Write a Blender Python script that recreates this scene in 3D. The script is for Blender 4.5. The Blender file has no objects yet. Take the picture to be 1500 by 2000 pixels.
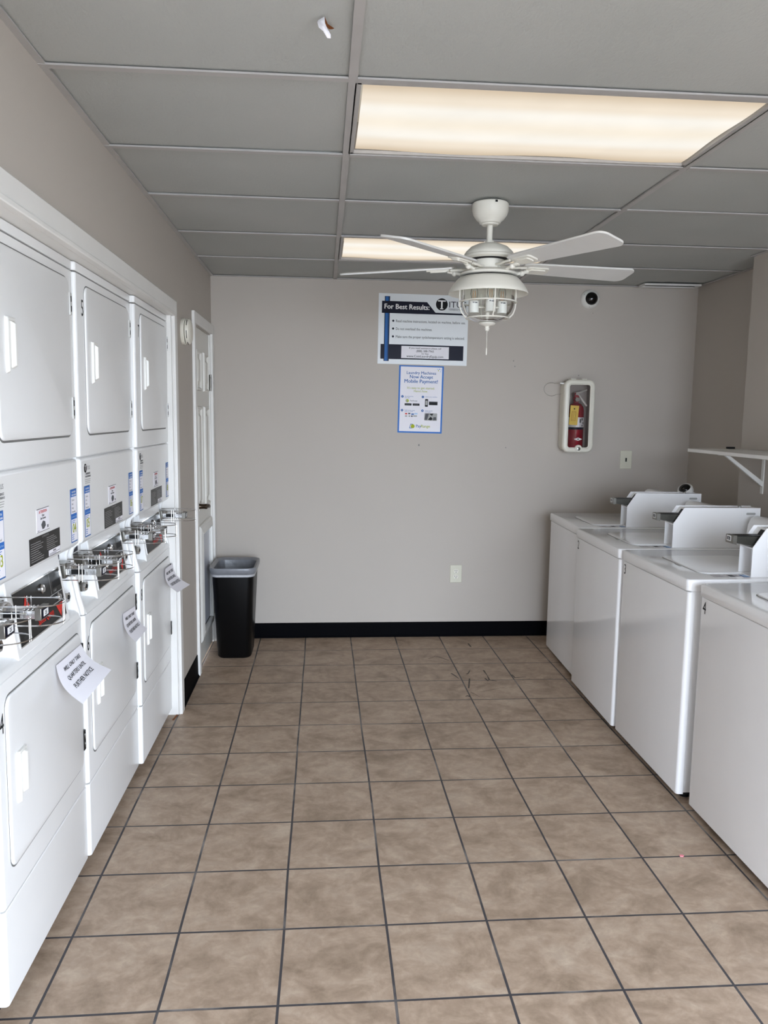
import bpy, math, random
from math import pi, sin, cos, radians as R
from mathutils import Matrix, Vector

random.seed(7)
S = bpy.context.scene
COL = S.collection

# ------------------------------------------------------------------ materials
def lin(h):
    h = h.lstrip('#')
    out = []
    for i in (0, 2, 4):
        c = int(h[i:i+2], 16) / 255
        out.append(c / 12.92 if c <= 0.04045 else ((c + 0.055) / 1.055) ** 2.4)
    return (*out, 1)

def nodes(name):
    m = bpy.data.materials.new(name)
    m.use_nodes = True
    nt = m.node_tree
    return m, nt, nt.nodes['Principled BSDF']

def N(nt, kind, **kw):
    n = nt.nodes.new(kind)
    for k, v in kw.items():
        if k in n.inputs.keys():
            n.inputs[k].default_value = v
        else:
            setattr(n, k, v)
    return n

def mat(name, col, rough=0.5, metal=0.0, var=0.04, vscale=6.0, bump=0.0, bscale=200.0, coat=0.0, spec=0.5):
    """Principled material whose colour drifts a little with a noise texture, optional fine bump."""
    m, nt, b = nodes(name)
    L = nt.links
    c = lin(col)
    tc = N(nt, 'ShaderNodeTexCoord')
    nz = N(nt, 'ShaderNodeTexNoise', Scale=vscale, Detail=3.0)
    L.new(tc.outputs['Object'], nz.inputs['Vector'])
    rp = N(nt, 'ShaderNodeValToRGB')
    e = rp.color_ramp.elements
    e[0].position, e[1].position = 0.3, 0.7
    e[0].color = tuple(max(0, x * (1 - var)) for x in c[:3]) + (1,)
    e[1].color = tuple(min(1, x * (1 + var)) for x in c[:3]) + (1,)
    L.new(nz.outputs['Fac'], rp.inputs['Fac'])
    L.new(rp.outputs['Color'], b.inputs['Base Color'])
    b.inputs['Roughness'].default_value = rough
    b.inputs['Metallic'].default_value = metal
    b.inputs['Specular IOR Level'].default_value = spec
    if coat:
        b.inputs['Coat Weight'].default_value = coat
        b.inputs['Coat Roughness'].default_value = 0.08
    if bump:
        n2 = N(nt, 'ShaderNodeTexNoise', Scale=bscale, Detail=2.0)
        L.new(tc.outputs['Object'], n2.inputs['Vector'])
        bp = N(nt, 'ShaderNodeBump', Strength=bump, Distance=0.002)
        L.new(n2.outputs['Fac'], bp.inputs['Height'])
        L.new(bp.outputs['Normal'], b.inputs['Normal'])
    return m

M = {}
M['wall'] = mat('wall_paint', '#b7afa6', 0.62, var=0.015, vscale=1.5, bump=0.12, bscale=260)
M['enamel'] = mat('white_enamel', '#e6e6e5', 0.28, var=0.01, coat=0.12)
M['enamel_top'] = mat('white_enamel_washer', '#f1f1f2', 0.11, var=0.01, coat=0.2)
M['trim'] = mat('white_trim_paint', '#e4e2de', 0.38, var=0.02)
M['doorp'] = mat('white_door_paint', '#dddbd4', 0.4, var=0.02)
M['plastic'] = mat('white_plastic', '#e2e1dc', 0.35, var=0.02)
M['cream'] = mat('cream_plastic', '#e0dccf', 0.4, var=0.03)
M['ivory'] = mat('ivory_plastic', '#cfccba', 0.4, var=0.03)
M['fanw'] = mat('white_fan_metal', '#dfdcd2', 0.42, var=0.02)
M['blade'] = mat('white_fan_blade', '#d6d5d2', 0.45, var=0.03)
M['midgrey'] = mat('mid_grey', '#6f6f6d', 0.6)
M['black'] = mat('black_plastic', '#101011', 0.45, var=0.1, spec=0.25)
M['binblack'] = mat('black_bin_plastic', '#060607', 0.38, var=0.1, spec=0.2)
M['vinyl'] = mat('black_vinyl_base', '#060609', 0.6, var=0.15, spec=0.03)
M['panelblack'] = mat('glossy_black_panel', '#101010', 0.3, var=0.1, spec=0.2)
M['dark'] = mat('dark_gap', '#1b1a19', 0.8)
M['chrome'] = mat('chrome', '#d2d2d2', 0.12, metal=1.0)
M['bright'] = mat('bright_lever_metal', '#dedede', 0.35, metal=0.3)
M['cabin'] = mat('grey_cabinet_lining', '#b9b3b1', 0.6)
M['steel'] = mat('brushed_steel', '#8d8b85', 0.3, metal=1.0, var=0.08, vscale=30)
M['darksteel'] = mat('dark_steel', '#565550', 0.35, metal=1.0, var=0.08, vscale=30)
M['hinge_l'] = mat('bright_hinge_metal', '#d4d4d2', 0.4, metal=0.35)
M['bronze'] = mat('dark_bronze', '#54493f', 0.3, metal=1.0, var=0.1)
M['nickel'] = mat('hinge_nickel', '#8a8780', 0.35, metal=1.0)
M['paper'] = mat('white_paper', '#eceaf0', 0.8, var=0.01)
M['sign'] = mat('sign_board', '#dfe3e6', 0.4, var=0.01)
M['navy'] = mat('navy_print', '#080a22', 0.4, spec=0.15)
M['blue'] = mat('blue_print', '#2f6fc0', 0.45, spec=0.15)
M['lblue'] = mat('light_blue_print', '#a9c9ea', 0.45)
M['midblue'] = mat('mid_blue_print', '#2c63a4', 0.45, spec=0.15)
M['green'] = mat('lime_print', '#a3ad1c', 0.5, spec=0.15)
M['greytext'] = mat('grey_print', '#55565a', 0.5, spec=0.15)
M['lightgrey'] = mat('light_grey_print', '#a7a7a5', 0.5, spec=0.15)
M['ink'] = mat('black_ink', '#111113', 0.5, spec=0.15)
M['whiteink'] = mat('white_ink', '#e8e8e8', 0.5)
M['red'] = mat('red_print', '#d0342a', 0.4, spec=0.15)
M['redpaint'] = mat('red_extinguisher_paint', '#94142a', 0.25, var=0.05, coat=0.4)
M['yellow'] = mat('yellow_tag_card', '#c9a848', 0.6, var=0.08, vscale=40)
M['brown'] = mat('brown_board', '#7a4312', 0.8, var=0.2, vscale=60)
M['bag'] = mat('grey_translucent_bag', '#7d7f84', 0.28, var=0.12, vscale=14, bump=0.5, bscale=40)
M['bagwhite'] = mat('bunched_bag_edge', '#b9babd', 0.35, var=0.12, vscale=30, bump=0.5, bscale=60)
M['grid'] = mat('ceiling_grid_metal', '#aeaba9', 0.45, var=0.05, vscale=9)
M['amber'] = mat('amber_filament', '#d98a2b', 0.35, var=0.1)
M['blackglass'] = mat('black_dome', '#050506', 0.06)
M['vent'] = mat('vent_white', '#d8d6d2', 0.4)
M['mirrored'] = mat('pale_flap', '#b9bcc6', 0.25)
M['pink'] = mat('pink_scrap', '#e88a96', 0.7)
M['exterior'] = mat('exterior_siding', '#8a8078', 0.85, var=0.06)
M['scuff'] = mat('dark_scuff', '#4e443e', 0.6, var=0.3, vscale=40)
M['pave'] = mat('pavement', '#a7a29a', 0.9, var=0.1)

def glass(name, tint, rough=0.02, ior=1.25):
    m = bpy.data.materials.new(name)
    m.use_nodes = True
    nt = m.node_tree
    nt.nodes.clear()
    o = N(nt, 'ShaderNodeOutputMaterial')
    t = N(nt, 'ShaderNodeBsdfTransparent')
    t.inputs['Color'].default_value = lin(tint)
    g = N(nt, 'ShaderNodeBsdfGlossy')
    g.inputs['Roughness'].default_value = rough
    f = N(nt, 'ShaderNodeFresnel', IOR=ior)
    nz = N(nt, 'ShaderNodeTexNoise', Scale=12.0)
    ml = N(nt, 'ShaderNodeMath', operation='MULTIPLY_ADD')
    ml.inputs[1].default_value = 0.02
    mx = N(nt, 'ShaderNodeMixShader')
    nt.links.new(nz.outputs['Fac'], ml.inputs[0])
    nt.links.new(f.outputs['Fac'], ml.inputs[2])
    nt.links.new(ml.outputs[0], mx.inputs['Fac'])
    nt.links.new(t.outputs[0], mx.inputs[1])
    nt.links.new(g.outputs[0], mx.inputs[2])
    nt.links.new(mx.outputs[0], o.inputs['Surface'])
    return m
M['glass'] = glass('clear_glass', '#fbfcfb', 0.02, 1.13)
M['pane'] = glass('cabinet_pane', '#f0eeec', 0.05, 1.25)

def floor_material():
    m, nt, b = nodes('beige_floor_tile')
    L = nt.links
    geo = N(nt, 'ShaderNodeNewGeometry')
    br = N(nt, 'ShaderNodeTexBrick', offset=0.0, squash=1.0)
    br.inputs['Scale'].default_value = 1.0
    br.inputs['Brick Width'].default_value = 0.31
    br.inputs['Row Height'].default_value = 0.31
    br.inputs['Mortar Size'].default_value = 0.0042
    br.inputs['Mortar Smooth'].default_value = 0.25
    br.inputs['Color1'].default_value = (0, 0, 0, 1)
    br.inputs['Color2'].default_value = (1, 1, 1, 1)
    br.inputs['Mortar'].default_value = (0.5, 0.5, 0.5, 1)
    # slight wander so the joints are hand laid
    wn = N(nt, 'ShaderNodeTexNoise', Scale=1.3, Detail=1.0)
    L.new(geo.outputs['Position'], wn.inputs['Vector'])
    ws = N(nt, 'ShaderNodeVectorMath', operation='SUBTRACT')
    ws.inputs[1].default_value = (0.5, 0.5, 0.5)
    L.new(wn.outputs['Color'], ws.inputs[0])
    wm = N(nt, 'ShaderNodeVectorMath', operation='SCALE')
    wm.inputs['Scale'].default_value = 0.012
    L.new(ws.outputs[0], wm.inputs[0])
    wa = N(nt, 'ShaderNodeVectorMath', operation='ADD')
    L.new(geo.outputs['Position'], wa.inputs[0])
    L.new(wm.outputs[0], wa.inputs[1])
    L.new(wa.outputs[0], br.inputs['Vector'])
    # mottled stone print: shifted per tile so neighbours differ
    sh = N(nt, 'ShaderNodeVectorMath', operation='MULTIPLY_ADD')
    sh.inputs[1].default_value = (7.3, 3.1, 5.7)
    L.new(br.outputs['Color'], sh.inputs[0])
    L.new(geo.outputs['Position'], sh.inputs[2])
    st = N(nt, 'ShaderNodeVectorMath', operation='MULTIPLY')
    st.inputs[1].default_value = (1.0, 1.2, 1.0)
    L.new(sh.outputs[0], st.inputs[0])
    n1 = N(nt, 'ShaderNodeTexNoise', Scale=6.5, Detail=8.0, Roughness=0.66, Distortion=0.55)
    L.new(st.outputs[0], n1.inputs['Vector'])
    r1 = N(nt, 'ShaderNodeValToRGB')
    e = r1.color_ramp.elements
    e[0].position, e[1].position = 0.31, 0.70
    e[0].color, e[1].color = lin('#8d7a67'), lin('#bba996')
    k = r1.color_ramp.elements.new(0.5)
    k.color = lin('#ac9783')
    L.new(n1.outputs['Fac'], r1.inputs['Fac'])
    n2 = N(nt, 'ShaderNodeTexNoise', Scale=22.0, Detail=6.0, Roughness=0.7, Distortion=0.6)
    L.new(st.outputs[0], n2.inputs['Vector'])
    r2 = N(nt, 'ShaderNodeValToRGB')
    e = r2.color_ramp.elements
    e[0].position, e[1].position = 0.42, 0.68
    e[0].color, e[1].color = (0.86, 0.84, 0.83, 1), (1.06, 1.06, 1.06, 1)
    L.new(n2.outputs['Fac'], r2.inputs['Fac'])
    mu = N(nt, 'ShaderNodeMix', data_type='RGBA', blend_type='MULTIPLY')
    mu.inputs[0].default_value = 1.0
    L.new(r1.outputs['Color'], mu.inputs[6])
    L.new(r2.outputs['Color'], mu.inputs[7])
    # grout: dark grey, worn paler in places
    n3 = N(nt, 'ShaderNodeTexNoise', Scale=4.0, Detail=5.0)
    L.new(geo.outputs['Position'], n3.inputs['Vector'])
    r3 = N(nt, 'ShaderNodeValToRGB')
    e = r3.color_ramp.elements
    e[0].position, e[1].position = 0.52, 0.72
    e[0].color, e[1].color = lin('#3f3d40'), lin('#8e8883')
    L.new(n3.outputs['Fac'], r3.inputs['Fac'])
    mx = N(nt, 'ShaderNodeMix', data_type='RGBA')
    L.new(br.outputs['Fac'], mx.inputs[0])
    L.new(mu.outputs[2], mx.inputs[6])
    L.new(r3.outputs['Color'], mx.inputs[7])
    L.new(mx.outputs[2], b.inputs['Base Color'])
    rr = N(nt, 'ShaderNodeMapRange')
    rr.inputs['To Min'].default_value = 0.42
    rr.inputs['To Max'].default_value = 0.62
    L.new(n1.outputs['Fac'], rr.inputs['Value'])
    L.new(rr.outputs[0], b.inputs['Roughness'])
    bp = N(nt, 'ShaderNodeBump', Strength=0.5, Distance=0.003)
    bp.invert = True
    hh = N(nt, 'ShaderNodeMath', operation='MULTIPLY_ADD')
    hh.inputs[1].default_value = -0.12
    L.new(n2.outputs['Fac'], hh.inputs[0])
    L.new(br.outputs['Fac'], hh.inputs[2])
    L.new(hh.outputs[0], bp.inputs['Height'])
    L.new(bp.outputs['Normal'], b.inputs['Normal'])
    return m
M['floor'] = floor_material()

def ceiling_material():
    m, nt, b = nodes('ceiling_tile_board')
    L = nt.links
    geo = N(nt, 'ShaderNodeNewGeometry')
    st = N(nt, 'ShaderNodeVectorMath', operation='MULTIPLY')
    st.inputs[1].default_value = (1.0, 0.55, 1.0)
    L.new(geo.outputs['Position'], st.inputs[0])
    n1 = N(nt, 'ShaderNodeTexNoise', Scale=120.0, Detail=3.0, Roughness=0.6)
    L.new(st.outputs[0], n1.inputs['Vector'])
    n2 = N(nt, 'ShaderNodeTexNoise', Scale=1.2, Detail=3.0)
    L.new(geo.outputs['Position'], n2.inputs['Vector'])
    r1 = N(nt, 'ShaderNodeValToRGB')
    e = r1.color_ramp.elements
    e[0].position, e[1].position = 0.3, 0.7
    e[0].color, e[1].color = lin('#a9aba8'), lin('#b3b4b1')
    L.new(n2.outputs['Fac'], r1.inputs['Fac'])
    L.new(r1.outputs['Color'], b.inputs['Base Color'])
    b.inputs['Roughness'].default_value = 0.85
    bp = N(nt, 'ShaderNodeBump', Strength=0.55, Distance=0.003)
    L.new(n1.outputs['Fac'], bp.inputs['Height'])
    L.new(bp.outputs['Normal'], b.inputs['Normal'])
    return m
M['ceil'] = ceiling_material()

def lens_material():
    """Luminous prismatic lens of a fluorescent fitting: two tubes behind it show as brighter bands."""
    m = bpy.data.materials.new('lit_prismatic_lens')
    m.use_nodes = True
    nt = m.node_tree
    nt.nodes.clear()
    L = nt.links
    o = N(nt, 'ShaderNodeOutputMaterial')
    em = N(nt, 'ShaderNodeEmission')
    tc = N(nt, 'ShaderNodeTexCoord')
    sx = N(nt, 'ShaderNodeSeparateXYZ')
    L.new(tc.outputs['Object'], sx.inputs[0])
    ab = N(nt, 'ShaderNodeMath', operation='ABSOLUTE')
    L.new(sx.outputs['Y'], ab.inputs[0])
    r = N(nt, 'ShaderNodeValToRGB')
    r.color_ramp.interpolation = 'EASE'
    e = r.color_ramp.elements
    e[0].position, e[1].position = 0.0, 1.0
    e[0].color, e[1].color = lin('#fdf3e2'), lin('#d9c6ac')
    a = e.new(0.36); a.color = lin('#fffaf0')
    a = e.new(0.62); a.color = lin('#f6e9d6')
    sc = N(nt, 'ShaderNodeMath', operation='MULTIPLY')
    sc.inputs[1].default_value = 1 / 0.28
    L.new(ab.outputs[0], sc.inputs[0])
    L.new(sc.outputs[0], r.inputs['Fac'])
    nz = N(nt, 'ShaderNodeTexNoise', Scale=5.0, Detail=4.0)
    L.new(tc.outputs['Object'], nz.inputs['Vector'])
    mr = N(nt, 'ShaderNodeMapRange')
    mr.inputs['To Min'].default_value = 0.90
    mr.inputs['To Max'].default_value = 1.06
    L.new(nz.outputs['Fac'], mr.inputs['Value'])
    st = N(nt, 'ShaderNodeMath', operation='MULTIPLY')
    st.inputs[1].default_value = LENS
    L.new(mr.outputs[0], st.inputs[0])
    L.new(r.outputs['Color'], em.inputs['Color'])
    L.new(st.outputs[0], em.inputs['Strength'])
    L.new(em.outputs[0], o.inputs['Surface'])
    return m
LENS = 1.0
M['lens'] = lens_material()

# ------------------------------------------------------------------ mesh helpers
def frame(o, u, v, w):
    m = Matrix.Identity(4)
    for i, a in enumerate((u, v, w)):
        for j in range(3):
            m[j][i] = a[j]
    for j in range(3):
        m[j][3] = o[j]
    return m

_txt = {}
def text_geo(s, size, align='LEFT', bold=0.0, sx=1.0):
    key = (s, size, align, bold, sx)
    if key in _txt:
        return _txt[key]
    c = bpy.data.curves.new('lettering', 'FONT')
    c.body = s
    c.size = size
    c.align_x = align
    c.resolution_u = 2
    o = bpy.data.objects.new('lettering', c)
    COL.objects.link(o)
    bpy.context.view_layer.update()
    me = bpy.data.meshes.new_from_object(o.evaluated_get(bpy.context.evaluated_depsgraph_get()))
    vs, fs = [], []
    b_ = max(0.0, bold) * size * 1.1
    for kk, (ox, oy) in enumerate(((0, 0),) if b_ == 0 else ((-b_, 0), (b_, 0), (0, b_*0.6), (0, -b_*0.6))):
        k = len(vs)
        vs += [(v.co.x * sx + ox, v.co.y + oy, 0.00009 * kk) for v in me.vertices]
        fs += [tuple(k + i for i in p.vertices) for p in me.polygons]
    bpy.data.objects.remove(o)
    bpy.data.curves.remove(c)
    bpy.data.meshes.remove(me)
    _txt[key] = (vs, fs)
    return vs, fs

def rrect(u0, u1, v0, v1, r, n=5):
    pts = []
    for cx, cy, a in ((u1-r, v1-r, 0), (u0+r, v1-r, 90), (u0+r, v0+r, 180), (u1-r, v0+r, 270)):
        for k in range(n + 1):
            t = R(a + 90 * k / n)
            pts.append((cx + r * cos(t), cy + r * sin(t)))
    return pts

class MB:
    def __init__(self):
        self.v, self.f, self.m = [], [], []
        self.mats = []
    def mi(self, m):
        if m not in self.mats:
            self.mats.append(m)
        return self.mats.index(m)
    def add(self, vs, fs, m, mx=None):
        b = len(self.v)
        i = self.mi(m)
        for p in vs:
            p = Vector(p)
            self.v.append(tuple(mx @ p) if mx else tuple(p))
        for f in fs:
            self.f.append([b + k for k in f])
            self.m.append(i)
        return self
    def box(self, x0, x1, y0, y1, z0, z1, m, mx=None):
        vs = [(x, y, z) for z in (z0, z1) for y in (y0, y1) for x in (x0, x1)]
        fs = [(0,2,3,1),(4,5,7,6),(0,1,5,4),(2,6,7,3),(0,4,6,2),(1,3,7,5)]
        return self.add(vs, fs, m, mx)
    def prism(self, poly, axis, a, b, m, mx=None):
        """poly: 2D points; axis 0 -> (y,z) extruded along x, 1 -> (x,z) along y, 2 -> (x,y) along z."""
        def P(p, t):
            return [(t, p[0], p[1]), (p[0], t, p[1]), (p[0], p[1], t)][axis]
        n = len(poly)
        vs = [P(p, a) for p in poly] + [P(p, b) for p in poly]
        fs = [tuple(range(n))[::-1], tuple(range(n, 2*n))]
        for i in range(n):
            j = (i + 1) % n
            fs.append((i, j, n + j, n + i))
        return self.add(vs, fs, m, mx)
    def loft(self, rings, m, cap0=True, cap1=True, closed=True, mx=None):
        n = len(rings[0])
        vs = [p for r in rings for p in r]
        fs = []
        for k in range(len(rings) - 1):
            for i in range(n if closed else n - 1):
                j = (i + 1) % n
                fs.append((k*n+i, k*n+j, (k+1)*n+j, (k+1)*n+i))
        if cap0: fs.append(tuple(range(n))[::-1])
        if cap1: fs.append(tuple(range((len(rings)-1)*n, len(rings)*n)))
        return self.add(vs, fs, m, mx)
    def lathe(self, prof, m, c=(0,0,0), seg=40, axis='Z', cap=True):
        rings = []
        for r, h in prof:
            ring = []
            for k in range(seg):
                a = 2*pi*k/seg
                p = (r*cos(a), r*sin(a), h)
                if axis == 'X': p = (h, r*cos(a), r*sin(a))
                if axis == 'Y': p = (r*sin(a), h, r*cos(a))
                ring.append((c[0]+p[0], c[1]+p[1], c[2]+p[2]))
            rings.append(ring)
        return self.loft(rings, m, cap, cap)
    def tube(self, path, r, m, seg=8, closed=False, cap=True):
        P = [Vector(p) for p in path]
        n = len(P)
        T = []
        for i in range(n):
            a = P[i-1] if (i > 0 or closed) else P[i]
            b = P[(i+1) % n] if (i < n-1 or closed) else P[i]
            T.append((b - a).normalized())
        up = Vector((0,0,1)) if abs(T[0].z) < 0.9 else Vector((1,0,0))
        nrm = (up - T[0]*up.dot(T[0])).normalized()
        rings = []
        for i in range(n):
            nrm = (nrm - T[i]*nrm.dot(T[i]))
            nrm.normalize()
            bi = T[i].cross(nrm)
            rr = r[i] if isinstance(r, (list, tuple)) else r
            rings.append([tuple(P[i] + (nrm*cos(2*pi*k/seg) + bi*sin(2*pi*k/seg))*rr) for k in range(seg)])
        if closed:
            rings.append(rings[0])
            return self.loft(rings, m, False, False)
        return self.loft(rings, m, cap, cap)
    def sphere(self, c, r, m, seg=16, n=10, sc=(1,1,1)):
        rings = []
        for i in range(n + 1):
            t = pi * i / n
            rad = max(1e-4, sin(t)) * r
            rings.append([(c[0]+rad*cos(2*pi*k/seg)*sc[0], c[1]+rad*sin(2*pi*k/seg)*sc[1], c[2]-r*cos(t)*sc[2]) for k in range(seg)])
        return self.loft(rings, m)
    # printed matter: flat shapes in a (u,v,w) frame
    def rect(self, F, u0, u1, v0, v1, m, w=0.0):
        return self.add([(u0,v0,w),(u1,v0,w),(u1,v1,w),(u0,v1,w)], [(0,1,2,3)], m, F)
    def poly(self, F, pts, m, w=0.0):
        return self.add([(p[0],p[1],w) for p in pts], [tuple(range(len(pts)))], m, F)
    def disc(self, F, u, v, r, m, w=0.0, seg=24, sv=1.0):
        return self.poly(F, [(u+r*cos(2*pi*k/seg), v+r*sv*sin(2*pi*k/seg)) for k in range(seg)], m, w)
    def text(self, F, s, u, v, size, m, w=0.0, align='LEFT', bold=0.0, sx=1.0):
        vs, fs = text_geo(s, size, align, bold, sx)
        return self.add([(p[0]+u, p[1]+v, w+p[2]) for p in vs], fs, m, F)
    def fit(self, F, s, u, v, size, width, m, w=0.0, align='LEFT', bold=0.0):
        vs, _ = text_geo(s, size, 'LEFT', bold, 1.0)
        k = width/(max(p[0] for p in vs)-min(p[0] for p in vs))
        return self.text(F, s, u, v, size, m, w, align, bold, k)
    def card(self, F, u0, u1, v0, v1, m, t=0.0015):
        """thin printed card with real thickness, front at w = t"""
        vs = [(u,v,w) for w in (0,t) for v in (v0,v1) for u in (u0,u1)]
        fs = [(0,2,3,1),(4,5,7,6),(0,1,5,4),(2,6,7,3),(0,4,6,2),(1,3,7,5)]
        return self.add(vs, fs, m, F)
    def build(self, name, parent=None, smooth=True, bevel=0.0, seg=2, loc=None, angle=40):
        me = bpy.data.meshes.new(name)
        me.from_pydata(self.v, [], self.f)
        for m in self.mats:
            me.materials.append(M[m])
        me.polygons.foreach_set('material_index', self.m)
        me.validate()
        if smooth:
            me.polygons.foreach_set('use_smooth', [True]*len(me.polygons))
            me.set_sharp_from_angle(angle=R(angle))
        me.update()
        o = bpy.data.objects.new(name, me)
        COL.objects.link(o)
        if parent:
            o.parent = parent
        if loc:
            o.location = loc
        if bevel:
            b = o.modifiers.new('edge_rounding', 'BEVEL')
            b.width = bevel
            b.segments = seg
            b.limit_method = 'ANGLE'
            b.angle_limit = R(35)
        return o

def thing(name, label, cat, loc=(0,0,0), rz=0.0, group=None):
    o = bpy.data.objects.new(name, None)
    o.empty_display_size = 0.1
    COL.objects.link(o)
    o.location = loc
    o.rotation_euler = (0, 0, rz)
    return tag(o, label, cat, group)

def tag(o, label, cat, group=None):
    o['label'] = label
    o['category'] = cat
    if group:
        o['group'] = group
    return o

def struct(o):
    o['kind'] = 'structure'
    return o

# ------------------------------------------------------------------ dimensions
ZC = 2.418            # ceiling
XW = 0.003            # left wall face
YB = 3.403            # back wall face
YF = -2.55            # front wall (behind the camera)
XR1, XR2, YR = 3.075, 3.255, 2.341   # right wall: near face, far recessed face, corner

# ------------------------------------------------------------------ room shell
floor = struct(MB().box(-0.95, 3.6, YF-0.15, 3.6, -0.08, 0.0, 'floor').build('floor', smooth=False))
SCUFFS = [([(1.408, 2.89), (1.458, 2.941), (1.481, 2.928), (1.532, 2.854)], 0.006, [0.4, 0.6, 1, 1]), ([(1.724, 3.217), (1.728, 3.137)], 0.009, [1, 1]), ([(1.507, 2.609), (1.522, 2.568), (1.536, 2.514)], 0.008, [1, 1, 0.6]), ([(1.63, 2.655), (1.611, 2.605), (1.597, 2.587)], 0.007, [0.6, 1, 1.4]), ([(1.714, 2.657), (1.717, 2.56), (1.713, 2.48), (1.753, 2.458)], 0.007, [1.3, 0.5, 1.4, 0.7]), ([(1.693, 2.513), (1.703, 2.465)], 0.01, [0.7, 1]), ([(1.869, 2.567), (1.874, 2.513), (1.945, 2.524)], 0.006, [1, 1.3, 0.6]), ([(1.601, 2.511), (1.565, 2.347)], 0.009, [0.8, 0.8]), ([(1.522, 2.217), (1.541, 2.23), (1.546, 2.212)], 0.009, [0.4, 1.4, 0.8]), ([(1.62, 2.284), (1.706, 2.324), (1.784, 2.362)], 0.003, [0.6, 1, 0.5]), ([(1.564, 2.286), (1.583, 2.25), (1.6, 2.209)], 0.004, [1, 0.7, 0.7])]
b = MB()
for pts, w_, ws in SCUFFS:
    P_ = [Vector((p[0], p[1], 0.0006)) for p in pts]
    for k in range(len(P_)-1):
        d_ = (P_[k+1]-P_[k]).normalized(); n_ = Vector((-d_.y, d_.x, 0))
        a_, c_ = n_*w_*ws[k]*0.6, n_*w_*ws[k+1]*0.6
        b.add([P_[k]-a_, P_[k+1]-c_, P_[k+1]+c_, P_[k]+a_], [(0, 1, 2, 3)], 'scuff')
o = b.build('scuff_marks', floor, smooth=False)
o['kind'] = 'stuff'

CX = [-0.40, 0.810, 2.010, 3.26]
CY = [-2.75, -2.14, -1.525, -0.91, -0.298, 0.315, 0.925, 1.505, 2.16, 2.77, 3.41]
b = MB()
cells = {}
for i in range(3):
    for j in range(len(CY)-1):
        if (i, j) in ((1, 5), (1, 8)):       # the two lit fittings sit here
            continue
        x0, x1 = max(CX[i], XW-0.01), CX[i+1]
        dz = [random.uniform(-0.003, 0.002) for _ in range(4)]
        vs = [(x0, CY[j], ZC+0.009+dz[0]), (x1, CY[j], ZC+0.009+dz[1]), (x1, CY[j+1], ZC+0.009+dz[2]), (x0, CY[j+1], ZC+0.009+dz[3])]
        vs += [(p[0], p[1], ZC+0.03) for p in vs]
        b.add(vs, [(0,3,2,1),(4,5,6,7),(0,1,5,4),(1,2,6,5),(2,3,7,6),(3,0,4,7)], 'ceil')
b.box(-0.95, 3.6, YF-0.15, 3.6, ZC+0.16, ZC+0.22, 'dark')
ceiling = struct(b.build('ceiling', smooth=False))
b = MB()
gw = 0.012
for i in (1, 2):
    b.box(CX[i]-gw, CX[i]+gw, CY[0], YB, ZC, ZC+0.006, 'grid')
    b.box(CX[i]-0.003, CX[i]+0.003, CY[0], YB, ZC+0.006, ZC+0.04, 'grid')
for j in range(len(CY)-1):
    for i in range(3):
        dz = random.uniform(-0.0015, 0.001)
        b.box(max(CX[i], XW)+gw*(i > 0), CX[i+1]-gw*(i < 2), CY[j]-gw, CY[j]+gw, ZC+dz, ZC+0.005+dz, 'grid')
b.box(XW, XW+0.02, YF, YB, ZC, ZC+0.004, 'grid')
b.box(XW+0.02, XR2, YB-0.02, YB, ZC, ZC+0.004, 'grid')
b.box(XR2-0.02, XR2, YR, YB-0.02, ZC, ZC+0.004, 'grid')
b.box(XR1-0.02, XR1, YF, YR, ZC, ZC+0.004, 'grid')
b.build('ceiling_grid', ceiling, smooth=False)
# torn spot in the near left tile: brown board showing and a hanging flap
z = ZC + 0.003
b = MB()
b.add([(0.7341, -0.0074, z), (0.7412, 0.0265, z), (0.7569, 0.0463, z), (0.7516, 0.051, z), (0.7445, 0.0517, z), (0.7389, 0.0403, z), (0.735, 0.0185, z)], [tuple(range(7))], 'brown')
b.build('torn_hole', ceiling, smooth=False)
b = MB()
fl = [(0.734, 2.424), (0.720, 2.414), (0.718, 2.4095), (0.721, 2.398), (0.731, 2.391), (0.7402, 2.378), (0.748, 2.378), (0.748, 2.3845), (0.7402, 2.396), (0.735, 2.4075)]
b.add([(x, 0.0 - 0.006*sin((2.424-q)*60), q) for x, q in fl], [tuple(range(len(fl)))], 'paper')
o = b.build('torn_flap', ceiling)
sm = o.modifiers.new('thickness', 'SOLIDIFY'); sm.thickness = 0.0012

# walls
YD0, YD1, ZD = 2.672, 3.325, 2.035          # door opening in the left wall
YM0, YM1, ZM = -0.745, 2.030, 2.006         # recess holding the dryers
b = MB()
T = 0.12
b.box(XW-T, XW, YF, YM0, 0, ZC+0.20, 'wall')
b.box(XW-T, XW, YM0, YM1, ZM, ZC+0.20, 'wall')
b.box(XW-T, XW, YM1, YD0, 0, ZC+0.20, 'wall')
b.box(XW-T, XW, YD0, YD1, ZD, ZC+0.20, 'wall')
b.box(XW-T, XW, YD1, YB+0.1, 0, ZC+0.20, 'wall')
b.box(-0.93, XW-T, YM0-0.1, YM0, 0, ZC, 'wall')
b.box(-0.93, XW-T, YM1, YM1+0.1, 0, ZC, 'wall')
b.box(-0.95, -0.90, YM0-0.1, YM1+0.1, 0, ZC, 'wall')
b.box(-0.93, XW-T, YM0-0.1, YM1+0.1, ZM+0.03, ZC+0.2, 'wall')
struct(b.build('wall_left', smooth=False))
struct(MB().box(XW-T, XR2+0.15, YB, YB+0.12, 0, ZC+0.20, 'wall').build('wall_back', smooth=False))
wall_back = bpy.data.objects['wall_back']
b = MB()
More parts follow.
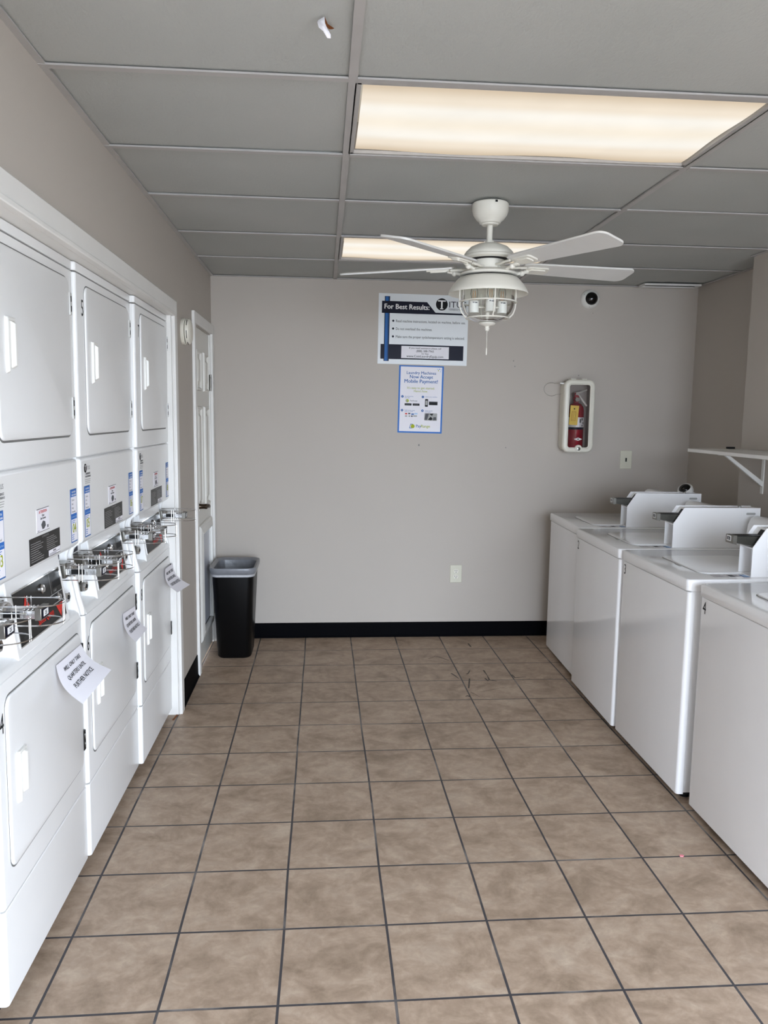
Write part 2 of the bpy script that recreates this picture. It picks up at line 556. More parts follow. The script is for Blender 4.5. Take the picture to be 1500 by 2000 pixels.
for x_, z_, r_ in ((1.385, 1.337, 0.005), (1.985, 1.325, 0.003), (2.020, 1.912, 0.003), (2.03, 1.875, 0.003), (2.475, 1.822, 0.003), (2.555, 2.24, 0.002)):
    b.disc(frame((x_, YB-0.0004, z_), (1,0,0), (0,0,1), (0,-1,0)), 0, 0, r_, 'midgrey', 0.0, 10, 1.4)
o = b.build('wall_specks', wall_back, smooth=False)
o['kind'] = 'stuff'
b = MB()
b.prism([(XR1, YF), (XR1+0.4, YF), (XR1+0.4, YB+0.02), (3.285, YB+0.02), (3.285, YB), (XR2, YR+0.27), (XR2-0.01, YR), (XR1, YR)], 2, 0, ZC+0.20, 'wall')
struct(b.build('wall_right', smooth=False))
# front wall behind the camera: wide glazed entrance standing open
OX0, OX1, OZ = 0.55, 2.98, 2.12
EXW = -0.50
b = MB()
b.box(XW-T, OX0, YF-0.12, YF, 0, ZC+0.20, 'wall')
b.box(OX1, XR1+0.4, YF-0.12, YF, 0, ZC+0.20, 'wall')
b.box(OX0, OX1, YF-0.12, YF, OZ, ZC+0.20, 'wall')
struct(b.build('wall_front', smooth=False))
struct(MB().box(-6, 9, -14, YF-0.15, -0.12, -0.04, 'pave').build('ground', smooth=False))

# baseboards and casings
struct(MB().prism([(YB, 0), (YB-0.014, 0), (YB-0.006, 0.014), (YB-0.004, 0.100), (YB, 0.104)], 0, XW+0.005, XR2, 'vinyl').build('baseboard_back', smooth=False))
struct(MB().prism([(XW, 0), (XW+0.014, 0), (XW+0.006, 0.014), (XW+0.004, 0.128), (XW, 0.131)], 1, 2.092, 2.618, 'vinyl').build('baseboard_left', smooth=False))

b = MB()   # casing round the dryer recess
def casing(b, y0, y1, z0, z1, m='trim', d=0.018):
    b.box(XW, XW+d, y0, y1, z0, z1, m)
casing(b, YM0-0.06, 2.090, ZM-0.002, 2.074)
casing(b, YM0-0.06, 2.036, ZM-0.007, ZM+0.008, d=0.024)
casing(b, 2.030, 2.090, 0.0, ZM-0.002)
casing(b, 2.026, 2.038, 0.0, ZM-0.007, d=0.008)
b.box(XW-0.10, XW, 2.022, 2.030, 0, ZM, 'trim')
b.box(XW-0.10, XW, YM0, 2.022, ZM-0.006, ZM, 'trim')
struct(b.build('trim_1', bevel=0.003))
b = MB()   # door casing
casing(b, 2.620, 2.672, 0, 2.102)
casing(b, 2.672, 3.330, ZD+0.004, 2.102)
casing(b, 3.330, 3.392, 0, 2.102)
b.box(XW-0.10, XW+0.001, 2.663, 2.674, 0, ZD, 'trim')
b.box(XW-0.10, XW+0.001, 3.324, 3.336, 0, ZD, 'trim')
struct(b.build('trim_2', bevel=0.004))

# six panel door with a pet door in its lower part
XD = XW - 0.008
def moulding(b, y0, y1, z0, z1, m):
    """raised ogee ring with a slightly raised field, standing on the door face"""
    def ring(d, h):
        return [(XD+h, y0+d, z0+d), (XD+h, y1-d, z0+d), (XD+h, y1-d, z1-d), (XD+h, y0+d, z1-d)]
    b.loft([ring(0, 0), ring(0.005, 0.012), ring(0.014, 0.013), ring(0.024, 0.0015), ring(0.044, 0.0015), ring(0.060, 0.011)], m, False, True)
b = MB()
b.box(XD-0.035, XD, YD0+0.004, YD1-0.004, 0.012, ZD-0.004, 'doorp')
for y0, y1 in ((2.770, 2.955), (3.060, 3.245)):
    moulding(b, y0, y1, 1.665, 1.905, 'doorp')
    moulding(b, y0, y1, 0.955, 1.575, 'doorp')
door = struct(b.build('door_1', smooth=False))
b = MB()
b.lathe([(0.034, 0.0), (0.034, 0.005), (0.029, 0.010), (0.017, 0.014), (0.015, 0.022), (0.0145, 0.045), (0.016, 0.050), (0.016, 0.060), (0.011, 0.063)], 'bronze', (XD, 2.745, 0.99), 24, 'X')
b.tube([(XD+0.050, 2.745, 0.990), (XD+0.058, 2.760, 0.991), (XD+0.060, 2.80, 0.988), (XD+0.057, 2.850, 0.978)], [0.014, 0.013, 0.012, 0.010], 'bronze', 12)
b.build('door_handle', door)
for z in (1.73, 0.25):
    b = MB()
    b.box(XD, XD+0.004, 3.305, 3.330, z-0.05, z+0.05, 'nickel')
    b.lathe([(0.006, -0.052), (0.006, 0.052)], 'nickel', (XD+0.010, 3.322, z), 12)
    b.build('door_hinge', door)
PY0, PY1, PZ0, PZ1 = 2.775, 3.255, 0.155, 0.865
b = MB()
def rring(y0, y1, z0, z1, d, h):
    return [(XD+h, y0+d, z0+d), (XD+h, y1-d, z0+d), (XD+h, y1-d, z1-d), (XD+h, y0+d, z1-d)]
b.loft([rring(PY0, PY1, PZ0, PZ1, d, h) for d, h in ((0, 0), (0.0, 0.012), (0.012, 0.020), (0.045, 0.028), (0.055, 0.026), (0.058, 0.006))], 'plastic', False, False)
b.box(XD, XD+0.002, PY0+0.05, PY1-0.05, PZ0+0.05, PZ1-0.05, 'dark')
pd = b.build('pet_door', door, smooth=False)
b = MB()
b.box(XD+0.004, XD+0.010, PY0+0.085, PY1-0.085, PZ0+0.075, PZ1-0.070, 'mirrored')
b.box(XD+0.004, XD+0.014, PY0+0.070, PY0+0.085, PZ0+0.065, PZ1-0.065, 'plastic')
b.box(XD+0.004, XD+0.014, PY1-0.085, PY1-0.070, PZ0+0.065, PZ1-0.065, 'plastic')
b.build('flap', pd, smooth=False)

# ------------------------------------------------------------------ ceiling fittings
def ceiling_light(x0, x1, y0, y1, label):
    cx, cy = (x0+x1)/2, (y0+y1)/2
    t = thing('ceiling_light', label, 'ceiling light', (cx, cy, ZC), 0, 'fluorescent ceiling lights')
    hx, hy = (x1-x0)/2, (y1-y0)/2
    b = MB()
    for s in (-1, 1):
        b.box(-hx, hx, s*hy-0.011, s*hy+0.011, 0.002, 0.012, 'grid')
        b.box(s*hx-0.011, s*hx+0.011, -hy, hy, 0.002, 0.012, 'grid')
        b.box(-hx, hx, s*(hy+0.004)-0.002, s*(hy+0.004)+0.002, 0.0, 0.11, 'grid')
        b.box(s*(hx+0.004)-0.002, s*(hx+0.004)+0.002, -hy, hy, 0.0, 0.11, 'grid')
    b.box(-hx, hx, -hy, hy, 0.105, 0.11, 'plastic')
    b.build('frame', t, smooth=False)
    b = MB()
    nx, ny = 40, 12
    vs, fs = [], []
    for j in range(ny+1):
        for i in range(nx+1):
            u, v = i/nx*2-1, j/ny*2-1
            sag = -0.006*(1-u*u)*(1-v*v)
            edge = 0.007*max(0, v)**4*(sin(u*5.5+0.6)*0.5+0.5) + 0.006*max(0, u)**6*(sin(v*4+1)*0.5+0.5)
            vs.append((u*(hx-0.016), v*(hy-0.016), 0.007+sag*0.5+edge))
    for j in range(ny):
        for i in range(nx):
            a = j*(nx+1)+i
            fs.append((a, a+nx+1, a+nx+2, a+1))
    b.add(vs, fs, 'lens')
    b.build('diffuser', t)
    return t
ceiling_light(CX[1]+0.013, CX[2]-0.013, CY[5]+0.018, CY[6]-0.016, 'large lit fluorescent ceiling panel nearest the camera, in front of the fan')
ceiling_light(CX[1]+0.013, CX[2]-0.013, CY[8]+0.018, CY[9]-0.016, 'farther lit fluorescent ceiling panel behind the fan, partly hidden by its blades')

# slot vent at the far right corner
t = thing('ceiling_vent', 'narrow white ceiling vent strip in the far right corner', 'vent', (3.03, 3.285, ZC), R(-2))
MB().box(-0.18, 0.18, -0.055, -0.045, -0.012, 0.0, 'vent').box(-0.18, 0.18, 0.045, 0.055, -0.010, 0.0, 'vent').box(-0.19, -0.18, -0.055, 0.055, -0.012, 0.0, 'vent').box(0.18, 0.19, -0.055, 0.055, -0.012, 0.0, 'vent').build('frame', t, smooth=False)
b = MB()
b.box(-0.18, 0.18, -0.045, 0.045, -0.002, 0.0, 'dark')
b.build('slot', t, smooth=False)

# ------------------------------------------------------------------ ceiling fan
FX, FY = 1.427, 1.46
fan = thing('ceiling_fan', 'white five-blade ceiling fan with caged lantern light and pull chain', 'ceiling fan', (FX, FY, ZC))
b = MB()
b.lathe([(0.072, 0.0), (0.076, -0.004), (0.076, -0.030), (0.070, -0.048), (0.057, -0.066), (0.046, -0.074), (0.044, -0.080), (0.036, -0.083), (0.034, -0.088), (0.018, -0.090)], 'fanw')
b.box(0.004, 0.014, -0.0775, -0.070, -0.012, -0.004, 'dark')
b.build('canopy', fan)
b = MB()
b.lathe([(0.0125, -0.085), (0.0125, -0.150), (0.019, -0.152), (0.019, -0.162), (0.014, -0.165), (0.014, -0.172)], 'fanw', seg=24)
b.box(-0.024, 0.024, -0.004, 0.004, -0.160, -0.154, 'chrome')
b.build('downrod', fan)
b = MB()
b.lathe([(0.020, -0.163), (0.050, -0.166), (0.078, -0.178), (0.098, -0.197), (0.104, -0.206), (0.104, -0.212), (0.112, -0.216), (0.114, -0.224), (0.108, -0.228)], 'fanw', seg=56)
b.lathe([(0.104, -0.226), (0.068, -0.230), (0.066, -0.232), (0.066, -0.232)], 'dark', seg=56, cap=False)
b.lathe([(0.066, -0.230), (0.066, -0.268), (0.088, -0.272), (0.092, -0.276), (0.112, -0.279), (0.120, -0.286), (0.121, -0.294), (0.113, -0.297)], 'fanw', seg=56)
b.build('motor_housing', fan)
b = MB()
b.lathe([(0.110, -0.2965), (0.116, -0.299), (0.124, -0.303)], 'dark', seg=56, cap=False)
b.lathe([(0.100, -0.300), (0.122, -0.302), (0.134, -0.314), (0.150, -0.333), (0.162, -0.352), (0.168, -0.364), (0.167, -0.369), (0.163, -0.367), (0.156, -0.352), (0.143, -0.334), (0.128, -0.318), (0.110, -0.310), (0.02, -0.308)], 'fanw', seg=64, cap=False)
b.build('light_shade', fan)
b = MB()
prof = [(0.112, -0.312), (0.112, -0.400), (0.110, -0.420), (0.100, -0.445), (0.082, -0.466), (0.055, -0.480), (0.020, -0.486)]
b.lathe(prof, 'glass', seg=48, cap=False)
b.build('glass_bowl', fan)
b = MB()
cp = [(0.121, -0.345), (0.121, -0.405), (0.119, -0.425), (0.110, -0.448), (0.094, -0.464), (0.089, -0.468)]
for k in range(4):
    a = R(45*0 + 90*k + 92)
    b.tube([(r*cos(a), r*sin(a), z) for r, z in cp], 0.0032, 'fanw', 8)
for r, z in ((0.1205, -0.402), (0.0900, -0.468)):
    b.tube([(r*cos(2*pi*k/48), r*sin(2*pi*k/48), z) for k in range(48)], 0.0030, 'fanw', 8, closed=True)
b.build('light_cage', fan)
b = MB()
b.lathe([(0.020, -0.484), (0.034, -0.486), (0.036, -0.490), (0.030, -0.496), (0.014, -0.499), (0.009, -0.502), (0.009, -0.506), (0.011, -0.512), (0.007, -0.520), (0.002, -0.521)], 'fanw', seg=32)
b.build('finial', fan)
b = MB()
b.lathe([(0.0012, -0.520), (0.0012, -0.590), (0.0026, -0.592), (0.0030, -0.612), (0.0020, -0.620), (0.0008, -0.621)], 'fanw', seg=10)
b.build('pull_chain', fan)
b = MB()
b.lathe([(0.012, -0.310), (0.012, -0.405), (0.016, -0.410), (0.016, -0.440), (0.010, -0.444), (0.004, -0.484)], 'fanw', seg=24)
for k in range(3):
    a = R(90 + 120*k)
    b.tube([(0.01*cos(a), 0.01*sin(a), -0.425), (0.05*cos(a), 0.05*sin(a), -0.425)], 0.004, 'fanw', 8)
b.build('lamp_holder', fan)
for k in range(3):
    a = R(195 + 120*k) if k else R(195)
    a = R((186, 354, 270)[k])
    cx, cy = 0.060*cos(a), 0.060*sin(a)
    b = MB()
    b.lathe([(0.012, -0.448), (0.021, -0.447), (0.0215, -0.398), (0.017, -0.397), (0.012, -0.398)], 'plastic', (cx, cy, 0), 24)
    b.box(cx-0.010, cx-0.002, cy-0.0222, cy-0.0210, -0.408, -0.405, 'greytext')
    b.box(cx+0.000, cx+0.010, cy-0.0222, cy-0.0210, -0.409, -0.405, 'greytext')
    s = b.build('lamp_socket', fan)
    b = MB()
    b.lathe([(0.008, -0.397), (0.012, -0.386), (0.0155, -0.370), (0.014, -0.354), (0.008, -0.338), (0.003, -0.328), (0.0008, -0.325)], 'glass', (cx, cy, 0), 20, cap=False)
    bulb = b.build('bulb', fan)
    b = MB()
    for d in (-0.005, 0.005):
        b.tube([(cx+d*0.5, cy, -0.396), (cx+d, cy, -0.380), (cx+d*0.8, cy, -0.356)], 0.0009, 'amber', 8)
    b.build('filament', bulb)
# blades
def blade_outline():
    pts = []
    L0, L1 = 0.150, 0.668
    w0, w1 = 0.050, 0.068
    pts += [(L0, -w0*0.75), (L0+0.03, -w0)]
    for k in range(7):
        t = R(-90 + 15*k)
        pts.append((L1-0.035+0.035*cos(t), -w1+0.035+0.035*sin(t)))
    for k in range(7):
        t = R(15*k)
        pts.append((L1-0.035+0.035*cos(t), w1-0.035+0.035*sin(t)))
    pts += [(L0+0.03, w0), (L0, w0*0.75)]
    return pts
BO = blade_outline()
ZB = -0.252
for k in range(5):
    a = R(11 + 72*k)
    mx = Matrix.Rotation(a, 4, 'Z') @ Matrix.Translation((0, 0, ZB)) @ Matrix.Rotation(R(-12), 4, 'X')
    b = MB()
    b.prism(BO, 2, -0.004, 0.004, 'blade', mx)
    bl = b.build('fan_blade', fan, bevel=0.0015)
    b = MB()
    b.tube([tuple(mx @ Vector(p)) for p in ((0.062, 0.0, -0.010), (0.085, 0.004, -0.024), (0.115, 0.004, -0.028), (0.150, 0.0, -0.022), (0.178, 0.0, -0.013))], [0.008, 0.007, 0.007, 0.0075, 0.009], 'fanw', 10)
    b.tube([tuple(mx @ Vector(p)) for p in ((0.066, 0.016, -0.008), (0.095, 0.020, -0.012), (0.125, 0.026, -0.010), (0.160, 0.026, -0.010))], 0.005, 'fanw', 8)
    b.tube([tuple(mx @ Vector(p)) for p in ((0.066, -0.016, -0.008), (0.095, -0.020, -0.012), (0.125, -0.026, -0.010), (0.160, -0.026, -0.010))], 0.005, 'fanw', 8)
    p = mx @ Vector((0.150, 0.0, -0.024))
    b.sphere(tuple(p), 0.012, 'fanw', 14, 10)
    b.prism(rrect(0.165, 0.270, -0.030, 0.030, 0.014), 2, -0.011, -0.0045, 'fanw', mx)
    b.prism(rrect(0.180, 0.255, -0.020, 0.020, 0.010), 2, -0.016, -0.011, 'fanw', mx)
    b.build('blade_iron', bl)

# ------------------------------------------------------------------ stacked dryers
DW = 0.712
def fmt_lines(b, F, u0, u1, v0, v1, n, m, w, th=0.35, seed=1):
    """rows of small print too small to read: thin ragged bars"""
    rnd = random.Random(seed)
    h = (v1-v0)/n
    for i in range(n):
        e = u0 + (u1-u0)*rnd.uniform(0.55, 1.0)
        b.rect(F, u0, e, v0+h*i+h*0.3, v0+h*i+h*(0.3+th), m, w)

def pay_strip(F, number, parent):
    """tall narrow payment sticker, F at its lower left corner: 62 mm x 170 mm"""
    W, H = 0.062, 0.170
    b = MB()
    b.card(F, 0, W, 0, H, 'midblue', 0.0006)
    b.rect(F, 0.0025, W-0.0025, 0.004, H-0.003, 'paper', 0.0009)
    b.rect(F, 0.0025, W-0.0025, 0.146, H-0.003, 'blue', 0.0012)
    b.text(F, 'PAY WITH', W/2, 0.158, 0.0085, 'whiteink', 0.0015, 'CENTER', 0.01)
    b.text(F, 'YOUR PHONE', W/2, 0.149, 0.0075, 'whiteink', 0.0015, 'CENTER', 0.01)
    for i, s in enumerate(('Choose', 'Start', 'Enjoy', 'Download')):
        b.text(F, s, 0.010, 0.133-0.0125*i, 0.0085, 'ink', 0.0012)
    b.rect(F, 0.0025, W-0.0025, 0.074, 0.092, 'blue', 0.0012)
    b.text(F, 'Download Now', W/2, 0.080, 0.0075, 'lblue', 0.0015, 'CENTER')
    fmt_lines(b, F, 0.008, W-0.010, 0.061, 0.072, 2, 'blue', 0.0012, seed=3)
    if number:
        b.text(F, number, W/2, 0.031, 0.043, 'green', 0.0012, 'CENTER', 0.018, 0.86)
    fmt_lines(b, F, 0.006, 0.036, 0.008, 0.028, 3, 'blue', 0.0012, seed=4)
    return b.build('payment_sticker', parent, smooth=False)

def dryer(x, y, w, label, upper, lower, n_left, n_right):
    t = thing('stacked_dryer', label, 'clothes dryer', (x, y, 0.0277), 0, 'stacked dryers along the left wall')
    t.scale = (1, w/DW, 0.982)
    t.rotation_euler = (0, R(0.4), 0)      # stands very slightly out of plumb
    W = DW
    FV = lambda oy, oz, ox=0.0: frame((ox, oy, oz), (0,1,0), (0,0,1), (1,0,0))
    def slab(y0, y1, z0, z1, x0, x1, r=0.010):
        """panel with rounded vertical edges"""
        pts = [(x0, y0), (x0, y1)]
        for k in range(6):
            a = R(90 - 18*k); pts.append((x1-r+r*cos(a), y1-r+r*sin(a)))
        for k in range(6):
            a = R(-18*k); pts.append((x1-r+r*cos(a), y0+r+r*sin(a)))
        return pts
    # cabinet
    b = MB()
    b.box(-0.72, -0.13, 0.004, W-0.004, 0.014, 1.975, 'enamel')
    b.box(-0.13, -0.014, 0.004, W-0.004, 1.10, 1.975, 'enamel')
    b.box(-0.13, -0.014, 0.004, W-0.004, 0.014, 0.862, 'enamel')
    b.build('cabinet', t, smooth=False)
    MB().box(-0.70, -0.040, 0.02, W-0.02, -0.028, 0.015, 'dark').build('base', t, smooth=False)
    for nm, z0, z1 in (('top_panel', 1.979, 2.006), ('upper_front_panel', 1.391, 1.974), ('lower_front_panel', 0.276, 0.862), ('kick_panel', 0.012, 0.271)):
        MB().prism(slab(0, W, z0, z1, -0.035, 0.0), 2, z0, z1, 'enamel').build(nm, t, bevel=0.0025)
    # control cover with its lip curling inwards
    b = MB()
    prof = [(0, 1.386), (0, 1.118), (-0.003, 1.110), (-0.010, 1.104), (-0.022, 1.101), (-0.040, 1.100), (-0.13, 1.100), (-0.13, 1.386)]
    b.prism(prof, 1, 0.0, W, 'enamel')
    cover = b.build('control_cover', t, bevel=0.010, seg=3)
    # side cheeks
    for y0, y1 in ((0, 0.020), (W-0.020, W)):
        b = MB()
        b.prism([(-0.008, 1.108), (-0.030, 1.090), (-0.036, 1.068), (-0.030, 1.02), (-0.012, 0.92), (-0.004, 0.890), (0, 0.864), (-0.13, 0.864), (-0.13, 1.108)], 1, y0, y1, 'enamel')
        b.build('side_cheek', t, bevel=0.006, seg=3)
    # recessed back of the control bay, and ledge
    b = MB()
    b.box(-0.13, -0.055, 0.02, W-0.02, 0.864, 1.101, 'enamel')
    b.prism([(0, 0.864), (-0.004, 0.880), (-0.014, 0.889), (-0.056, 0.893), (-0.056, 0.864)], 1, 0.02, W-0.02, 'enamel')
    b.build('control_bay', t)
    # wedge console
    Y0, Y1 = 0.168, 0.604
    top, bot = (-0.034, 1.092), (-0.003, 0.880)
    b = MB()
    b.prism([bot, top, (-0.06, 1.094), (-0.06, 0.870)], 1, Y0, Y1, 'enamel')
    con = b.build('console', t, bevel=0.004)
    d = Vector((top[0]-bot[0], 0, top[1]-bot[1])); H = d.length; d.normalize()
    nrm = Vector((d.z, 0, -d.x))
    F = frame(Vector((bot[0], Y0, bot[1])) + nrm*0.0005, (0,1,0), d, nrm)
    # black control panel
    u0, u1, v0, v1 = 0.030, 0.406, 0.030, 0.174
    b = MB()
    b.card(F, u0-0.004, u1+0.004, v0-0.004, v1+0.004, 'chrome', 0.0015)
    b.card(F, u0, u1, v0, v1, 'panelblack', 0.0022)
    w = 0.0028
    uu = lambda a: u0 + (u1-u0)*a
    vv = lambda a: v0 + (v1-v0)*a
    b.rect(F, uu(0.745), uu(0.749), vv(0.52), vv(1.0), 'lightgrey', w)
    b.rect(F, uu(0.0), uu(1.0), vv(0.50), vv(0.508), 'greytext', w)
    b.rect(F, uu(0.70), uu(1.0), vv(0.335), vv(0.350), 'lightgrey', w)
    b.rect(F, uu(0.70), uu(1.0), vv(0.535), vv(0.548), 'lightgrey', w)
    b.rect(F, uu(0.33), uu(0.333), vv(0.0), vv(0.36), 'greytext', w)
    b.poly(F, [(uu(0.13), vv(0.56)), (uu(0.29), vv(0.56)), (uu(0.21), vv(0.86))], 'red', w)
    b.text(F, '1', uu(0.21), vv(0.60), 0.014, 'ink', w+0.0004, 'CENTER')
    b.poly(F, [(uu(0.79), vv(0.30)), (uu(0.87), vv(0.02)), (uu(0.95), vv(0.30))][::1], 'red', w)
    b.text(F, '2', uu(0.87), vv(0.18), 0.014, 'ink', w+0.0004, 'CENTER')
    b.text(F, 'Speed Queen', uu(0.37), vv(0.155), 0.030, 'red', w, 'LEFT', 0.012, 0.80)
    b.text(F, 'Commercial Dry', uu(0.45), vv(0.06), 0.014, 'greytext', w, 'LEFT', 0.0, 0.9)
    b.rect(F, uu(0.80), uu(0.98), vv(0.66), vv(0.80), 'ink', w)
    b.text(F, 'START', uu(0.80), vv(0.58), 0.009, 'lightgrey', w)
    b.text(F, 'HEAT', uu(0.06), vv(0.10), 0.010, 'greytext', w)
    panel = b.build('control_panel', con, smooth=False)
    for a, c, r in ((0.55, 0.80, 0.0115), (0.87, 0.445, 0.0095), (0.30, 0.42, 0.008)):
        b = MB()
        rings = []
        for rr, hh in ((r*1.25, 0.002), (r*1.25, 0.006), (r, 0.0075), (r*0.9, 0.011), (r*0.5, 0.012)):
            rings.append([tuple(F @ Vector((uu(a)+rr*cos(2*pi*k/16), vv(c)+rr*sin(2*pi*k/16), hh))) for k in range(16)])
        b.loft(rings, 'chrome')
        b.build('push_button', con)
    # coin slides, guards and locks at both flanks
    for yc in (0.094, 0.645):
        z = 1.034
        b = MB()
        b.box(-0.060, -0.018, yc-0.030, yc+0.030, z-0.024, z+0.024, 'steel')
        b.lathe([(0.024, -0.020), (0.025, -0.004), (0.022, 0.004)], 'chrome', (0, yc, z), 20, 'X')
        b.box(-0.018, 0.078, yc-0.027, yc+0.027, z-0.013, z+0.008, 'chrome')
        b.box(0.000, 0.040, yc-0.0285, yc-0.026, z-0.010, z+0.006, 'black')
        for k in range(3):
            b.box(0.046+0.010*k, 0.051+0.010*k, yc-0.022, yc+0.022, z+0.008, z+0.012, 'chrome')
        b.box(0.076, 0.092, yc-0.030, yc+0.030, z-0.017, z+0.014, 'steel')
        sl = b.build('coin_slide', t, bevel=0.0015)
        b = MB()
        F2 = frame((0.0925, yc-0.026, z-0.013), (0,1,0), (0,0,1), (1,0,0))
        b.card(F2, 0, 0.052, 0, 0.024, 'navy', 0.0006)
        b.rect(F2, 0.008, 0.044, 0.004, 0.020, 'whiteink', 0.0010)
        b.text(F2, '25', 0.026, 0.007, 0.014, 'navy', 0.0014, 'CENTER', 0.01)
        b.build('slide_label', sl, smooth=False)
        b = MB()
        F2 = frame((-0.0545, yc-0.032, 1.062), (0,1,0), (0,0,1), (1,0,0))
        b.card(F2, 0, 0.064, 0, 0.028, 'navy', 0.0006)
        fmt_lines(b, F2, 0.005, 0.058, 0.002, 0.020, 3, 'greytext', 0.001, seed=9)
        b.build('coin_sticker', t, smooth=False)
        # wire guard
        b = MB()
        wy = 0.052
        for zz in (z-0.024, z+0.024):
            path = [(-0.055, yc-wy, zz), (0.02, yc-wy, zz), (0.085, yc-wy, zz)]
            path += [(0.085+wy*sin(R(a)), yc-wy*cos(R(a)), zz) for a in range(15, 180, 15)]
            path += [(0.085, yc+wy, zz), (0.02, yc+wy, zz), (-0.055, yc+wy, zz)]
            b.tube(path, 0.0017, 'chrome', 8)
        for px, py in ((0.030, -wy), (0.040, -wy), (0.030, wy), (0.040, wy), (0.1365, -0.005), (0.1365, 0.005)):
            b.tube([(px, yc+py, z-0.030), (px, yc+py, z+0.028)], 0.0015, 'chrome', 8)
        b.build('wire_guard', t)
        for dy in (-wy, wy):
            MB().sphere((-0.030, yc+dy, z-0.024), 0.006, 'chrome', 12, 8).build('guard_bolt', t)
        b = MB()
        yl = yc - 0.006
        b.lathe([(0.023, -0.056), (0.023, -0.046), (0.019, -0.040), (0.019, -0.030)], 'steel', (0, yl, 0.945), 24, 'X')
        b.lathe([(0.0185, -0.031), (0.0190, -0.020), (0.016, -0.016), (0.008, -0.017)], 'chrome', (0, yl, 0.945), 6, 'X')
        b.lathe([(0.007, -0.018), (0.007, -0.0145)], 'black', (0, yl, 0.945), 10, 'X')
        b.build('lock', t)
    # the two tumbler doors
    for nm, y0, y1, z0, z1 in (('upper_door', 0.082, W-0.050, 1.463, 1.943), ('lower_door', 0.050, W-0.035, 0.362, 0.820)):
        b = MB()
        b.prism(rrect(y0-0.0008, y1+0.0008, z0-0.006, z1+0.004, 0.034), 0, -0.001, 0.0012, 'midgrey')  # grey plate behind the door, draws the dark line round its edge
        g = b.build('door_edge_plate', t, smooth=False)
        b = MB()
        rings = []
        for dd, hx in ((0, 0.001), (0, 0.003), (0.002, 0.0055), (0.008, 0.0068)):
            rings.append([(hx, p[0], p[1]) for p in rrect(y0+dd, y1-dd, z0+dd, z1-dd, 0.032-dd*0.7, 6)])
        b.loft(rings, 'enamel')
        dr = b.build(nm, t)
        # pull: tall lip and a shorter scooped wing
        yh, zh = y0 + 0.050, (z0+z1)/2
        b = MB()
        def fin(pts, za, zb, cut):
            # fin with slanted top and bottom
            lo = [(p[0], p[1], za + (0 if p[0] < 0.008 else cut)) for p in pts]
            hi = [(p[0], p[1], zb - (0 if p[0] < 0.008 else cut)) for p in pts]
            b.loft([lo, hi], 'plastic')
        fin([(0.006, yh), (0.0145, yh+0.001), (0.0160, yh+0.006), (0.006, yh+0.018)], zh-0.074, zh+0.068, 0.006)
        fin([(0.006, yh+0.034), (0.0185, yh+0.038), (0.0195, yh+0.046), (0.006, yh+0.056)], zh-0.060, zh+0.060, 0.008)
        b.box(0.006, 0.0085, yh+0.010, yh+0.050, zh-0.060, zh+0.060, 'plastic')
        b.box(0.006, 0.0145, yh+0.004, yh+0.052, zh+0.058, zh+0.066, 'plastic')
        b.build('door_handle', dr, bevel=0.002)
        for zc in (z0+0.085, z1-0.075):
            b = MB()
            mm = 'hinge_l' if nm == 'upper_door' else 'black'
            b.box(0.000, 0.0090, y1-0.004, y1+0.014, zc-0.034, zc+0.034, mm)
            b.box(0.0085, 0.0105, y1+0.001, y1+0.006, zc-0.024, zc-0.006, 'black' if mm == 'hinge_l' else 'steel')
            b.box(0.0085, 0.0105, y1+0.001, y1+0.006, zc+0.006, zc+0.024, 'black' if mm == 'hinge_l' else 'steel')
            b.build('door_hinge', t, bevel=0.001)
    # stickers on the control cover
    pay_strip(FV(0.030, 1.122, 0.0003), n_left, cover)
    pay_strip(FV(W-0.084, 1.122, 0.0003), n_right, cover)
    b = MB()
    F = FV(0.030, 1.296, 0.0003)
    b.card(F, 0, 0.085, 0, 0.070, 'enamel', 0.0004)
    b.disc(F, 0.018, 0.055, 0.0150, 'ink', 0.0008, 24, 1.0)
    b.text(F, 'T', 0.018, 0.0475, 0.024, 'whiteink', 0.0012, 'CENTER', 0.01)
    b.text(F, 'ITUS', 0.035, 0.049, 0.018, 'greytext', 0.0008, 'LEFT', 0.0, 0.95)
    b.text(F, 'EXPERIENCE', 0.045, 0.033, 0.0095, 'greytext', 0.0008, 'CENTER', 0.01)
    b.text(F, 'THE DIFFERENCE', 0.045, 0.024, 0.0080, 'greytext', 0.0008, 'CENTER', 0.005)
    fmt_lines(b, F, 0.012, 0.078, 0.002, 0.020, 3, 'lightgrey', 0.0008, seed=5)
    b.build('logo_sticker', cover, smooth=False)
    b = MB()
    F = FV(0.322, 1.199, 0.0003)
    b.card(F, 0, 0.103, 0, 0.066, 'paper', 0.0008)
    b.rect(F, 0.0, 0.103, 0.0645, 0.066, 'ink', 0.0012)
    b.rect(F, 0.0, 0.103, 0.0, 0.0012, 'ink', 0.0012)
    b.text(F, 'ATTENTION', 0.0515, 0.0525, 0.0115, 'red', 0.0012, 'CENTER', 0.012)
    b.text(F, 'Clean', 0.0515, 0.0430, 0.0085, 'ink', 0.0012, 'CENTER', 0.006)
    b.text(F, 'Lint Screen', 0.0515, 0.0345, 0.0095, 'ink', 0.0012, 'CENTER', 0.008)
    b.poly(F, [(0.035, 0.020), (0.050, 0.030), (0.068, 0.026), (0.072, 0.014), (0.058, 0.006), (0.044, 0.006)], 'greytext', 0.0012)
    b.rect(F, 0.084, 0.094, 0.006, 0.014, 'greytext', 0.0012)
    fmt_lines(b, F, 0.004, 0.028, 0.003, 0.007, 1, 'greytext', 0.0012)
    b.build('attention_sticker', cover, smooth=False)
    b = MB()
    F = FV(0.262, 1.116, 0.0003)
    BW, BH = 0.254, 0.074
    b.card(F, 0, BW, 0, BH, 'panelblack', 0.0006)
